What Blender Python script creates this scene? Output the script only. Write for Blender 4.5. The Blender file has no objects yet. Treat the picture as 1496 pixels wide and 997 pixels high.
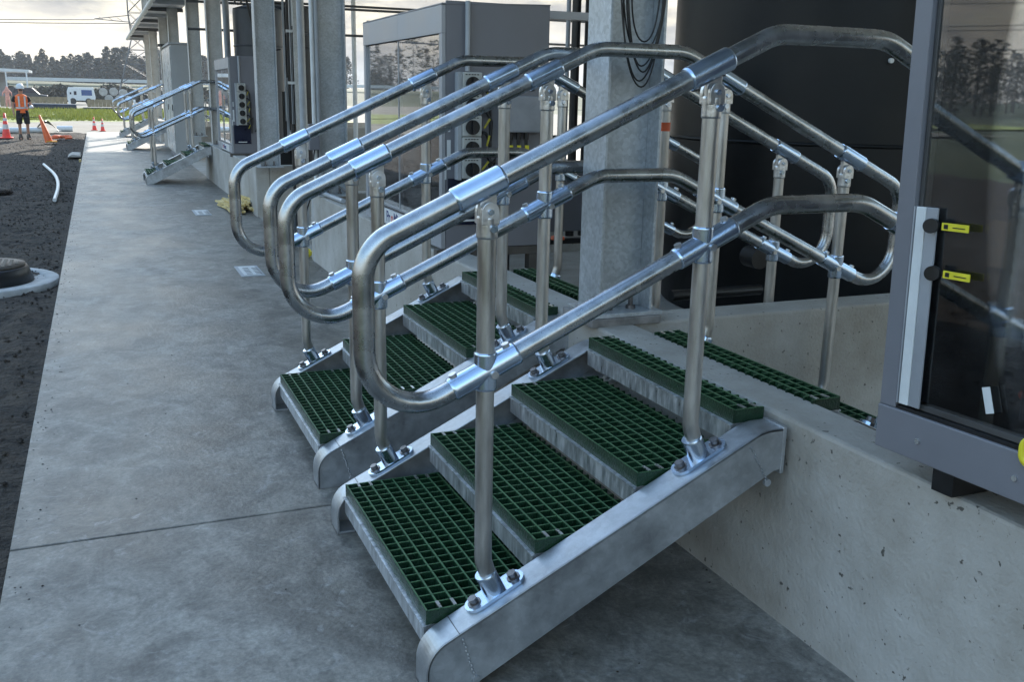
import bpy, bmesh, math, random
from mathutils import Vector, Matrix, Quaternion, noise as mnoise
R = math.radians
rnd = random.Random(7)
U = 1.15                      # metres per layout unit (everything below is laid out in these units)
scn = bpy.context.scene
COL = scn.collection

# ------------------------------------------------------------------ camera
cam_d = bpy.data.cameras.new("camera"); cam = bpy.data.objects.new("camera", cam_d); COL.objects.link(cam)
yaw, pitch, roll = 0.40154402, 0.24701701, 0.01908756
d_ = Vector((math.sin(yaw)*math.cos(pitch), math.cos(yaw)*math.cos(pitch), -math.sin(pitch)))
r_ = Vector((math.cos(yaw), -math.sin(yaw), 0)); u_ = r_.cross(d_)
rr = r_*math.cos(roll) + u_*math.sin(roll); uu = -r_*math.sin(roll) + u_*math.cos(roll)
M = Matrix((rr, uu, -d_)).transposed().to_4x4()
cam.matrix_world = Matrix.Translation(Vector((-0.63755, -1.99834, 1.37443))*U) @ M
cam_d.sensor_width = 36; cam_d.lens = 36*1408.28/1496
cam_d.clip_start = 0.05; cam_d.clip_end = 3000
scn.camera = cam

# ------------------------------------------------------------------ light
SUN_AZ, SUN_EL = 19.0, 25.0        # azimuth clockwise from +y
w = bpy.data.worlds.new("World"); scn.world = w; w.use_nodes = True
nt = w.node_tree; nt.nodes.clear()
def wn(t, **k):
    n = nt.nodes.new(t)
    for a, b in k.items(): setattr(n, a, b)
    return n
out = wn('ShaderNodeOutputWorld'); bg = wn('ShaderNodeBackground'); sky = wn('ShaderNodeTexSky')
sky.sky_type = 'NISHITA'; sky.sun_disc = False; sky.sun_elevation = R(SUN_EL); sky.sun_rotation = R(SUN_AZ)
sky.air_density = 1.6; sky.dust_density = .6; sky.ozone_density = 2.6
tc = wn('ShaderNodeTexCoord'); mp = wn('ShaderNodeMapping'); mp.inputs['Scale'].default_value = (1.6, 1.6, 5.0)
nz = wn('ShaderNodeTexNoise'); nz.inputs['Scale'].default_value = 2.2; nz.inputs['Detail'].default_value = 9; nz.inputs['Roughness'].default_value = .6
cr = wn('ShaderNodeValToRGB'); cr.color_ramp.elements[0].position = .42; cr.color_ramp.elements[1].position = .66
sep = wn('ShaderNodeSeparateXYZ'); hz = wn('ShaderNodeMapRange')
hz.inputs['From Min'].default_value = .12; hz.inputs['From Max'].default_value = .34; hz.inputs['To Min'].default_value = 1; hz.inputs['To Max'].default_value = 0.0
mul = wn('ShaderNodeMath', operation='MULTIPLY_ADD'); mul.inputs[1].default_value = .3
sub = wn('ShaderNodeMath', operation='MULTIPLY'); sub.inputs[1].default_value = .6
cl = wn('ShaderNodeMath', operation='MULTIPLY', use_clamp=True)
nz2 = wn('ShaderNodeTexNoise'); nz2.inputs['Scale'].default_value = 3.1; nz2.inputs['Detail'].default_value = 10; nz2.inputs['Roughness'].default_value = .62
cr2 = wn('ShaderNodeValToRGB')
cr2.color_ramp.elements[0].position = .38; cr2.color_ramp.elements[0].color = (0.78, 0.785, .795, 1)
cr2.color_ramp.elements[1].position = .62; cr2.color_ramp.elements[1].color = (2.7, 2.45, 2.02, 1)
mix = wn('ShaderNodeMixRGB')
L = nt.links.new
L(tc.outputs['Generated'], mp.inputs['Vector']); L(mp.outputs[0], nz.inputs['Vector']); L(mp.outputs[0], nz2.inputs['Vector'])
L(nz.outputs['Fac'], cr.inputs['Fac']); L(tc.outputs['Generated'], sep.inputs[0]); L(sep.outputs['Z'], hz.inputs['Value'])
L(cr.outputs['Color'], mul.inputs[0]); mul.inputs[2].default_value = .88
L(mul.outputs[0], cl.inputs[0]); L(hz.outputs[0], cl.inputs[1])
L(nz2.outputs['Fac'], cr2.inputs['Fac'])
hs = wn('ShaderNodeHueSaturation'); hs.inputs['Saturation'].default_value = 1.0; L(sky.outputs[0], hs.inputs['Color']); L(hs.outputs[0], mix.inputs['Color1']); L(cr2.outputs['Color'], mix.inputs['Color2']); L(cl.outputs[0], mix.inputs['Fac'])
L(mix.outputs[0], bg.inputs['Color']); bg.inputs['Strength'].default_value = 0.15; L(bg.outputs[0], out.inputs['Surface'])
sl = bpy.data.lights.new("sun", 'SUN'); sun = bpy.data.objects.new("sun", sl); COL.objects.link(sun)
sl.energy = 2.6; sl.angle = R(.5); sl.color = (1, .93, .82)
sun.rotation_euler = (R(90-SUN_EL), 0, R(180-SUN_AZ))
scn.view_settings.view_transform = 'Standard'; scn.view_settings.look = 'None'; scn.view_settings.gamma = 1
scn.view_settings.exposure = 1.72
scn.cycles.max_bounces = 8; scn.cycles.glossy_bounces = 4; scn.cycles.transparent_max_bounces = 12

# ------------------------------------------------------------------ materials
MATS = {}
def mat(name, c, rough=.5, metal=0., var=.25, scale=8., c2=None, bump=.0, bscale=60., detail=6, stretch=(1,1,1), rvar=.1, spots=None, voro=None, spec=.5):
    """procedural material: colour mottled between c and c2, roughness varied, fine relief by bump"""
    if name in MATS: return MATS[name]
    m = bpy.data.materials.new(name); m.use_nodes = True; MATS[name] = m
    n = m.node_tree.nodes; l = m.node_tree.links.new
    b = n['Principled BSDF']; b.inputs['Metallic'].default_value = metal; b.inputs['Specular IOR Level'].default_value = spec
    t = n.new('ShaderNodeTexCoord'); mp = n.new('ShaderNodeMapping'); mp.inputs['Scale'].default_value = stretch
    l(t.outputs['Object'], mp.inputs['Vector'])
    nz = n.new('ShaderNodeTexNoise'); nz.inputs['Scale'].default_value = scale; nz.inputs['Detail'].default_value = detail; nz.inputs['Roughness'].default_value = .62
    l(mp.outputs[0], nz.inputs['Vector'])
    r = n.new('ShaderNodeValToRGB'); r.color_ramp.elements[0].position = .35; r.color_ramp.elements[1].position = .66
    if c2 is None: c2 = tuple(min(1, x*(1+var)) for x in c); c1 = tuple(x*(1-var) for x in c)
    else: c1 = c
    r.color_ramp.elements[0].color = (*c1, 1); r.color_ramp.elements[1].color = (*c2, 1)
    l(nz.outputs['Fac'], r.inputs['Fac']); col = r.outputs['Color']
    if voro:
        v = n.new('ShaderNodeTexVoronoi'); v.inputs['Scale'].default_value = voro[0]; l(mp.outputs[0], v.inputs['Vector'])
        sp = n.new('ShaderNodeSeparateColor'); l(v.outputs['Color'], sp.inputs[0])
        mr = n.new('ShaderNodeMapRange'); mr.inputs['To Min'].default_value = 1-voro[1]; mr.inputs['To Max'].default_value = 1+voro[1]; l(sp.outputs[0], mr.inputs['Value'])
        mx = n.new('ShaderNodeMixRGB'); mx.blend_type = 'MULTIPLY'; mx.inputs['Fac'].default_value = 1; l(col, mx.inputs['Color1']); l(mr.outputs[0], mx.inputs['Color2']); col = mx.outputs[0]
    if spots:                                  # (scale, threshold, colour)
        nz3 = n.new('ShaderNodeTexNoise'); nz3.inputs['Scale'].default_value = spots[0]; nz3.inputs['Detail'].default_value = 3; l(mp.outputs[0], nz3.inputs['Vector'])
        r3 = n.new('ShaderNodeValToRGB'); r3.color_ramp.elements[0].position = spots[1]; r3.color_ramp.elements[1].position = spots[1]+.05
        l(nz3.outputs['Fac'], r3.inputs['Fac'])
        mx = n.new('ShaderNodeMixRGB'); l(r3.outputs[0], mx.inputs['Fac']); l(col, mx.inputs['Color1']); mx.inputs['Color2'].default_value = (*spots[2], 1); col = mx.outputs[0]
    l(col, b.inputs['Base Color'])
    mr = n.new('ShaderNodeMapRange'); mr.inputs['To Min'].default_value = max(.03, rough-rvar); mr.inputs['To Max'].default_value = min(1, rough+rvar)
    mr.inputs['From Min'].default_value = .3; mr.inputs['From Max'].default_value = .7
    l(nz.outputs['Fac'], mr.inputs['Value']); l(mr.outputs[0], b.inputs['Roughness'])
    if bump:
        nb = n.new('ShaderNodeTexNoise'); nb.inputs['Scale'].default_value = bscale; nb.inputs['Detail'].default_value = 5; l(mp.outputs[0], nb.inputs['Vector'])
        bp = n.new('ShaderNodeBump'); bp.inputs['Strength'].default_value = bump; bp.inputs['Distance'].default_value = .01; l(nb.outputs['Fac'], bp.inputs['Height']); l(bp.outputs[0], b.inputs['Normal'])
    return m
def layered(name, cols, rough, bump=.3):
    """concrete: big stains, trowel swirls and fine grain mixed"""
    m = mat(name, cols[0], rough, 0, c2=cols[1], scale=1.5, detail=12, rvar=.10, stretch=(1,.75,1))
    n = m.node_tree.nodes; l = m.node_tree.links.new; b = n['Principled BSDF']
    src = b.inputs['Base Color'].links[0].from_socket; t = n.new('ShaderNodeTexCoord')
    for sc, st, lo, hi, dist in ((4.5,(1,.8,1),.60,1.32,.8),(13,(1,.8,1),.74,1.22,.8),(70,(1,1,1),.78,1.2,0)):
        mp = n.new('ShaderNodeMapping'); mp.inputs['Scale'].default_value = st; l(t.outputs['Object'], mp.inputs[0])
        z = n.new('ShaderNodeTexNoise'); z.inputs['Scale'].default_value = sc; z.inputs['Detail'].default_value = 9; z.inputs['Roughness'].default_value = .7; z.inputs['Distortion'].default_value = dist; l(mp.outputs[0], z.inputs['Vector'])
        r = n.new('ShaderNodeMapRange'); r.inputs['From Min'].default_value = .37; r.inputs['From Max'].default_value = .63; r.inputs['To Min'].default_value = lo; r.inputs['To Max'].default_value = hi; l(z.outputs['Fac'], r.inputs['Value'])
        x = n.new('ShaderNodeMixRGB'); x.blend_type = 'MULTIPLY'; x.inputs['Fac'].default_value = 1; l(src, x.inputs['Color1']); l(r.outputs[0], x.inputs['Color2']); src = x.outputs[0]
    # pale scuffs
    wv = n.new('ShaderNodeTexNoise'); wv.inputs['Scale'].default_value = 7; wv.inputs['Detail'].default_value = 12; wv.inputs['Distortion'].default_value = 1.8; wv.inputs['Roughness'].default_value = .75; l(t.outputs['Object'], wv.inputs['Vector'])
    cr = n.new('ShaderNodeValToRGB'); cr.color_ramp.elements[0].position = .56; cr.color_ramp.elements[1].position = .66; cr.color_ramp.elements[1].color = (.6,.6,.6,1); l(wv.outputs['Fac'], cr.inputs[0])
    x = n.new('ShaderNodeMixRGB'); l(cr.outputs[0], x.inputs['Fac']); l(src, x.inputs['Color1']); x.inputs['Color2'].default_value = (*cols[2],1); src = x.outputs[0]
    l(src, b.inputs['Base Color'])
    nb = n.new('ShaderNodeTexNoise'); nb.inputs['Scale'].default_value = 55; nb.inputs['Detail'].default_value = 8; l(t.outputs['Object'], nb.inputs['Vector'])
    bp = n.new('ShaderNodeBump'); bp.inputs['Strength'].default_value = bump; bp.inputs['Distance'].default_value = .01; l(nb.outputs['Fac'], bp.inputs['Height']); l(bp.outputs[0], b.inputs['Normal'])
    return m
def glass(name, tint=(.9,.93,.95), rough=0.02, ior=1.5, dirt=.06):
    m = bpy.data.materials.new(name); m.use_nodes = True; n = m.node_tree.nodes; l = m.node_tree.links.new; n.clear()
    o = n.new('ShaderNodeOutputMaterial'); t = n.new('ShaderNodeBsdfTransparent'); t.inputs[0].default_value = (*tint, 1)
    g = n.new('ShaderNodeBsdfGlossy'); g.inputs['Roughness'].default_value = rough; g.inputs['Color'].default_value = (1,1,1,1)
    f = n.new('ShaderNodeFresnel'); f.inputs[0].default_value = ior
    mf = n.new('ShaderNodeMath'); mf.operation = 'MULTIPLY'; mf.inputs[1].default_value = 2.1; mf.use_clamp = True
    mx = n.new('ShaderNodeMixShader'); l(f.outputs[0], mf.inputs[0]); l(mf.outputs[0], mx.inputs[0]); l(t.outputs[0], mx.inputs[1]); l(g.outputs[0], mx.inputs[2])
    d = n.new('ShaderNodeBsdfDiffuse'); d.inputs[0].default_value = (.35,.35,.34,1)
    tc = n.new('ShaderNodeTexCoord'); nz = n.new('ShaderNodeTexNoise'); nz.inputs['Scale'].default_value = 3; nz.inputs['Detail'].default_value = 8; l(tc.outputs['Object'], nz.inputs['Vector'])
    mr = n.new('ShaderNodeMapRange'); mr.inputs['From Min'].default_value=.4; mr.inputs['From Max'].default_value=.75; mr.inputs['To Max'].default_value=dirt*2; l(nz.outputs['Fac'], mr.inputs['Value'])
    m2 = n.new('ShaderNodeMixShader'); l(mr.outputs[0], m2.inputs[0]); l(mx.outputs[0], m2.inputs[1]); l(d.outputs[0], m2.inputs[2])
    bp = n.new('ShaderNodeBump'); bp.inputs['Strength'].default_value=.04; nb = n.new('ShaderNodeTexNoise'); nb.inputs['Scale'].default_value = 2.5; l(tc.outputs['Object'], nb.inputs['Vector']); l(nb.outputs['Fac'], bp.inputs['Height']); l(bp.outputs[0], g.inputs['Normal'])
    l(m2.outputs[0], o.inputs['Surface']); return m

m_path = layered('path_concrete', ((.112,.098,.077),(.235,.217,.188),(.35,.335,.31)), .52, .3)
m_wall = mat('wall_concrete', (.30,.275,.235), .8, 0, c2=(.46,.44,.405), scale=2.6, detail=14, bump=.4, bscale=80, spots=(55,.675,(.09,.082,.07)))
m_ring = mat('pale_concrete', (.36,.35,.33), .8, 0, c2=(.52,.51,.49), scale=9, bump=.4)
m_grout = mat('grout', (.2,.19,.18), .9, 0, var=.35, scale=14, bump=.8, bscale=30)
m_rail = mat('galvanised_tube', (.33,.34,.345), .27, 1, c2=(.54,.55,.56), scale=13, detail=10, rvar=.07, bump=.025, bscale=45, spots=(34,.76,(.26,.25,.22)), voro=(55,.06))
m_post = mat('galvanised_post', (.36,.35,.33), .40, .95, c2=(.60,.59,.57), scale=9, detail=8, rvar=.1, stretch=(3,3,.5), bump=.08, bscale=30, spots=(26,.74,(.18,.15,.11)))
m_fit = mat('zinc_fitting', (.46,.56,.70), .22, 1, c2=(.62,.72,.86), scale=7, rvar=.06, bump=.03, bscale=40)  # bluish zinc, with the sky's blue reflection tinted into the colour
m_cap = mat('cast_fitting', (.50,.50,.50), .36, 1, c2=(.66,.67,.68), scale=14, rvar=.1, bump=.15, bscale=60)
m_str = mat('galvanised_channel', (.33,.34,.35), .42, .8, c2=(.54,.56,.58), scale=9, detail=12, rvar=.1, bump=.12, bscale=25, voro=(60,.06))
m_plate = mat('galvanised_plate', (.40,.42,.44), .38, .8, c2=(.80,.84,.88), scale=42, detail=9, rvar=.12, stretch=(1,1.3,.30), bump=.2)
m_bolt = mat('steel_bolt', (.20,.19,.19), .42, .9, var=.35, scale=30)
m_grit = mat('grit_top', (.035,.105,.042), .6, 0, c2=(.080,.18,.075), scale=40, bump=.6, bscale=200)  # grit coat, kept light against the cell shade painted into the bars
m_grp = mat('green_grating', (.003,.021,.008), .38, 0, c2=(.008,.042,.016), scale=30, bump=.4, bscale=160, rvar=.1)  # green darkened so the colour carries the shade inside the cells
m_clip = mat('grating_clip', (.72,.72,.70), .3, .9, var=.1, scale=30)
m_col = mat('galvanised_column', (.38,.41,.43), .46, .55, c2=(.52,.55,.58), scale=4, detail=8, rvar=.08, voro=(85,.13), bump=.06)
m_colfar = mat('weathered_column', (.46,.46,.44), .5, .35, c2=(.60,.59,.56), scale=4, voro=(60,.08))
m_cab = mat('cabinet_grey', (.175,.174,.190), .42, 0, var=.05, scale=4, rvar=.06)
m_cabl = mat('cabinet_trim', (.34,.35,.37), .38, .2, var=.08, scale=5)
m_cabtall = mat('tall_cabinet_grey', (.37,.37,.36), .42, 0, var=.05, scale=3)
m_cabdoor = mat('tall_cabinet_door', (.48,.48,.46), .3, .2, var=.08, scale=3)
m_black = mat('black_plastic', (.010,.010,.011), .4, 0, var=.3, scale=20)
m_dark = mat('cabinet_inside', (.035,.036,.038), .6, 0, var=.3, scale=6)
m_tank = mat('black_tank', (.0025,.003,.0035), .42, 0, c2=(.0045,.005,.0055), scale=2.5, rvar=.07, bump=.04, bscale=5, spec=.28)
m_tank2 = mat('grey_tank', (.035,.037,.042), .45, 0, var=.3, scale=3)
m_white = mat('white_plastic', (.66,.67,.66), .4, 0, var=.08, scale=8)
m_pvc = mat('grey_pvc', (.38,.40,.42), .4, 0, var=.1, scale=8)
m_box = mat('switch_box_grey', (.46,.46,.43), .4, 0, var=.06, scale=20)
m_lid = mat('junction_lid', (.30,.31,.33), .18, 0, var=.12, scale=8)
m_yel = mat('yellow_tag', (.72,.62,.03), .45, 0, var=.1, scale=20)
m_yel2 = mat('dull_yellow_tag', (.40,.34,.03), .5, 0, var=.15, scale=20)
m_ywood = mat('yellow_stick', (.42,.30,.09), .6, 0, c2=(.78,.62,.30), scale=6)
m_org = mat('orange_plastic', (.75,.13,.03), .5, 0, var=.15, scale=10)
m_red = mat('red_cone', (.80,.055,.035), .5, 0, var=.15, scale=10)
m_orr = mat('orange_amber', (.75,.32,.02), .4, 0, var=.15, scale=10)
m_navy = mat('navy_panel', (.008,.011,.03), .12, 0, var=.2, scale=10)
m_print = mat('navy_print', (.02,.03,.14), .5, 0, var=.1)
m_printr = mat('red_print', (.6,.06,.04), .5, 0, var=.1)
m_brown = mat('brown_bearer', (.075,.065,.055), .6, 0, var=.25, scale=12)
m_soil = mat('soil', (.011,.0085,.006), .97, 0, c2=(.070,.053,.038), scale=9, detail=14, bump=1, bscale=35)
for _n in m_soil.node_tree.nodes:
    if _n.type == 'BUMP': _n.inputs['Distance'].default_value = .05
m_yard = mat('yard_gravel', (.13,.11,.082), .95, 0, c2=(.27,.24,.195), scale=.35, detail=12, bump=.8, bscale=6)
m_field = mat('field_grass', (.030,.045,.014), .95, 0, c2=(.075,.085,.035), scale=.1, detail=10, bump=.6, bscale=1)
m_bank = mat('bank_earth', (.018,.017,.010), .95, 0, c2=(.06,.056,.032), scale=.2, detail=10, bump=.6, bscale=1)
m_grass = mat('grass_blades', (.20,.21,.025), .6, 0, c2=(.42,.39,.06), scale=.7)
m_turf = mat('turf', (.13,.17,.03), .9, 0, c2=(.26,.27,.06), scale=1.2, detail=10, bump=.6, bscale=8)
m_leaf = mat('pine_foliage', (.045,.050,.036), .9, 0, c2=(.115,.105,.080), scale=.10, detail=5)
m_trunk = mat('bark', (.07,.055,.045), .9, 0, var=.3, scale=2)
m_timber = mat('timber_panel', (.20,.15,.08), .8, 0, c2=(.32,.25,.15), scale=3)
m_shed = mat('shed_sheet', (.30,.31,.32), .5, 0, var=.1, scale=1)
m_roof = mat('roof_sheet', (.55,.57,.58), .4, .3, var=.08, scale=1)
m_steel = mat('dark_steel', (.12,.12,.12), .5, .8, var=.2, scale=4)
m_iron = mat('cast_iron', (.10,.085,.07), .6, .5, var=.35, scale=15)
m_skin = mat('skin', (.42,.22,.14), .55, 0, var=.12, scale=12)
m_vest = mat('hi_vis_vest', (.85,.16,.03), .7, 0, var=.15, scale=14)
m_cloth = mat('black_cloth', (.012,.012,.013), .85, 0, var=.3, scale=20)
m_silver = mat('reflective_tape', (.6,.6,.58), .4, 0, var=.1)
m_blueg = mat('caravan_window', (.03,.08,.22), .1, 0, var=.2, scale=2)
m_tape = mat('orange_tape', (.62,.10,.03), .4, 0, var=.1)
m_hose = mat('clear_hose', (.50,.49,.47), .2, 0, var=.25, scale=30)
m_bwood = mat('brown_board', (.17,.10,.055), .5, 0, c2=(.26,.17,.10), scale=6)
m_glass = glass('door_glass', (.80,.83,.85)); m_glass1 = glass('near_door_glass', (.86,.88,.90), .015, dirt=.02)

# ------------------------------------------------------------------ geometry helpers
SMALL = {'clip','grit_surface','screw','grub_screw','tread_bracket','weld','switch_print','label_strip','cables','lid_studs','slots','joint_filler','tower_frame','cross_arm','panel_print'}   # many tiny pieces, too small to pick apart
class MB:
    def __init__(s): s.v = []; s.f = []; s.sm = []
    def add(s, vs, fs, smooth=False):
        o = len(s.v); s.v += [Vector(v) for v in vs]
        for f in fs: s.f.append(tuple(o+i for i in f)); s.sm.append(smooth)
        return s
    def box(s, a, b, M=None):
        (x0,y0,z0),(x1,y1,z1) = a, b
        vs = [Vector(p) for p in ((x0,y0,z0),(x1,y0,z0),(x1,y1,z0),(x0,y1,z0),(x0,y0,z1),(x1,y0,z1),(x1,y1,z1),(x0,y1,z1))]
        if M: vs = [M @ v for v in vs]
        return s.add(vs, [(0,3,2,1),(4,5,6,7),(0,1,5,4),(1,2,6,5),(2,3,7,6),(3,0,4,7)])
    def tube(s, pts, r, seg=20, caps=True, inner=None):
        pts = [Vector(p) for p in pts]; n = len(pts)
        rs = r if isinstance(r, (list, tuple)) else [r]*n
        if len(set(rs)) > 1 and n >= 3:            # keep the highlights of stepped tubes crisp
            P2, R2 = [], []
            for i in range(n):
                P2.append(pts[i]); R2.append(rs[i])
                if i < n-1 and rs[i] == rs[i+1] and (pts[i+1]-pts[i]).length > .02:
                    d = (pts[i+1]-pts[i]).normalized()*.0025; P2 += [pts[i]+d, pts[i+1]-d]; R2 += [rs[i]]*2
            pts, rs, n = P2, R2, len(P2)
        T = []
        for i in range(n):
            a = pts[max(0,i-1)]; b = pts[min(n-1,i+1)]
            t = (pts[i]-a).normalized() + (b-pts[i]).normalized() if 0 < i < n-1 else (b-a)
            T.append(t.normalized())
        ref = Vector((0,1,0)) if abs(T[0].y) < .9 else Vector((1,0,0))
        N = (ref - T[0]*ref.dot(T[0])).normalized(); vs = []
        for i in range(n):
            if i: N = (N - T[i]*N.dot(T[i])).normalized()
            B = T[i].cross(N)
            for k in range(seg):
                a = 2*math.pi*k/seg; vs.append(pts[i] + (N*math.cos(a) + B*math.sin(a))*rs[i])
        fs = [(i*seg+k, i*seg+(k+1)%seg, (i+1)*seg+(k+1)%seg, (i+1)*seg+k) for i in range(n-1) for k in range(seg)]
        s.add(vs, fs, True)
        if caps:
            s.add(vs[:seg], [tuple(range(seg))[::-1]]); s.add(vs[-seg:], [tuple(range(seg))])
        return s
    def cyl(s, c, r, h, seg=24, axis=(0,0,1), r2=None):
        c = Vector(c); ax = Vector(axis).normalized(); return s.tube([c, c+ax*h], [r, r if r2 is None else r2], seg)
    def prism(s, poly, y0, y1, M=None):           # polygon given in (x,z), extruded along y
        n = len(poly); vs = [Vector((x,y0,z)) for x,z in poly] + [Vector((x,y1,z)) for x,z in poly]
        if M: vs = [M @ v for v in vs]
        return s.add(vs, [tuple(range(n)), tuple(range(2*n-1,n-1,-1))] + [(i,(i+n),(i+1)%n+n,(i+1)%n) for i in range(n)])
    def strip(s, line, t, y0, y1, side=1):        # thick sheet following a polyline in (x,z)
        n = len(line); off = []
        for i in range(n):
            a = Vector(line[max(0,i-1)]); b = Vector(line[min(n-1,i+1)]); d = (b-a).normalized(); nn = Vector((d.y,-d.x))*side
            off.append((line[i][0]+nn.x*t, line[i][1]+nn.y*t))
        vs = []
        for i in range(n):
            for (x,z) in (line[i], off[i]):
                vs += [(x,y0,z),(x,y1,z)]
        fs = []
        for i in range(n-1):
            a, b = 4*i, 4*i+4
            fs += [(a,a+1,b+1,b),(a+2,b+2,b+3,a+3),(a,b,b+2,a+2),(a+1,a+3,b+3,b+1)]
        fs += [(0,2,3,1),(4*n-4,4*n-3,4*n-1,4*n-2)]
        return s.add(vs, fs)
    def lathe(s, prof, c=(0,0,0), seg=28, M=None):
        vs = []; c = Vector(c)
        for r,z in prof:
            for k in range(seg):
                a = 2*math.pi*k/seg; p = Vector((r*math.cos(a), r*math.sin(a), z)); vs.append((M @ p if M else p)+c)
        n = len(prof)
        s.add(vs, [(i*seg+k, i*seg+(k+1)%seg, (i+1)*seg+(k+1)%seg, (i+1)*seg+k) for i in range(n-1) for k in range(seg)], True)
        s.add(vs[:seg], [tuple(range(seg))[::-1]]); s.add(vs[-seg:], [tuple(range(seg))]); return s
    def build(s, name, m, parent=None, bevel=0, fixn=True):
        me = bpy.data.meshes.new(name); me.from_pydata(s.v, [], s.f); me.polygons.foreach_set('use_smooth', s.sm)
        if fixn:
            bm = bmesh.new(); bm.from_mesh(me); bmesh.ops.recalc_face_normals(bm, faces=bm.faces); bm.to_mesh(me); bm.free()
        me.materials.append(m); me.update()
        o = bpy.data.objects.new(name, me); COL.objects.link(o)
        if parent: o.parent = parent
        if parent and name in SMALL: o['kind'] = 'stuff'
        if bevel:
            b = o.modifiers.new('b', 'BEVEL'); b.width = bevel; b.segments = 2; b.limit_method = 'ANGLE'; b.angle_limit = R(40); b.harden_normals = False
        return o
def tag(o, label=None, cat=None, group=None, kind=None):
    for k, v in (('label',label),('category',cat),('group',group),('kind',kind)):
        if v: o[k] = v
    return o
def empty(name, loc=(0,0,0), label=None, cat=None, group=None, rz=0):
    o = bpy.data.objects.new(name, None); COL.objects.link(o); o.location = loc; o.rotation_euler = (0,0,rz); o.empty_display_size = .1
    return tag(o, label, cat, group)
def copy_tree(o, parent=None):
    c = o.copy(); COL.objects.link(c); c.parent = parent
    for ch in list(o.children): copy_tree(ch, c)
    return c
def fillet(P, rads, n=10):
    P = [Vector(p) for p in P]; out = [P[0]]
    for i in range(1, len(P)-1):
        a = (P[i-1]-P[i]).normalized(); b = (P[i+1]-P[i]).normalized(); ang = a.angle(b); r = rads[i-1] if isinstance(rads,(list,tuple)) else rads
        t = r/math.tan(ang/2); bis = (a+b).normalized(); c = P[i]+bis*(r/math.sin(ang/2)); s0 = P[i]+a*t-c; s1 = P[i]+b*t-c
        tot = s0.angle(s1); ax = s0.cross(s1).normalized()
        for k in range(n+1): out.append(c + Quaternion(ax, tot*k/n) @ s0)
    out.append(P[-1]); return out
def bolt(mb, c, ax, r=.011, h=.012):
    c = Vector(c); mb.tube([c, c+Vector(ax).normalized()*h], r, 6)

# ------------------------------------------------------------------ layout numbers
W = .836; RISE = .13845; GO = .28341; Z1 = .17204; XM = 1.0275
SL = RISE/GO; th = math.atan(SL); DN = Vector((-math.sin(th), 0, math.cos(th))); DS = Vector((math.cos(th), 0, math.sin(th)))
WX, WT, WTH = .9697, .5763, .155

# ------------------------------------------------------------------ staircases
def grating(x0, nx, z, flip=False):
    """moulded grating: 22 cells along y, nx cells along x, open comb at the back"""
    mb = MB(); p = .038; t = .0027; h = .038
    for j in range(nx+1):
        x = x0 + p*j; tt = t
        mb.box((x-tt if j else x, .0009, z-h), (x+tt if j else x+2*tt, W-.0009, z))
    xe = x0 + p*nx + .021
    for i in range(23):
        y = W*i/22; a = max(0, y-t*.8); b = min(W, y+t*.8)
        if i == 0: b = .006
        if i == 22: a = W-.006
        mb.box((x0+.003, a, z-h+.001), (xe, b, z-.0016))
    return mb
def grit_lines(x0, nx, z):
    mb = MB(); p = .038; t = .0024
    for j in range(nx+1):
        x = x0+p*j; mb.box((x-t if j else x+.0006, .002, z+.0002), (x+t if j else x+t*1.7, W-.002, z+.0012))
    for i in range(23):
        y = min(W-.003, max(.003, W*i/22)); mb.box((x0+.005, y-.0017, z-.0014), (x0+p*nx+.019, y+.0017, z-.0002))
    return mb
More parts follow.
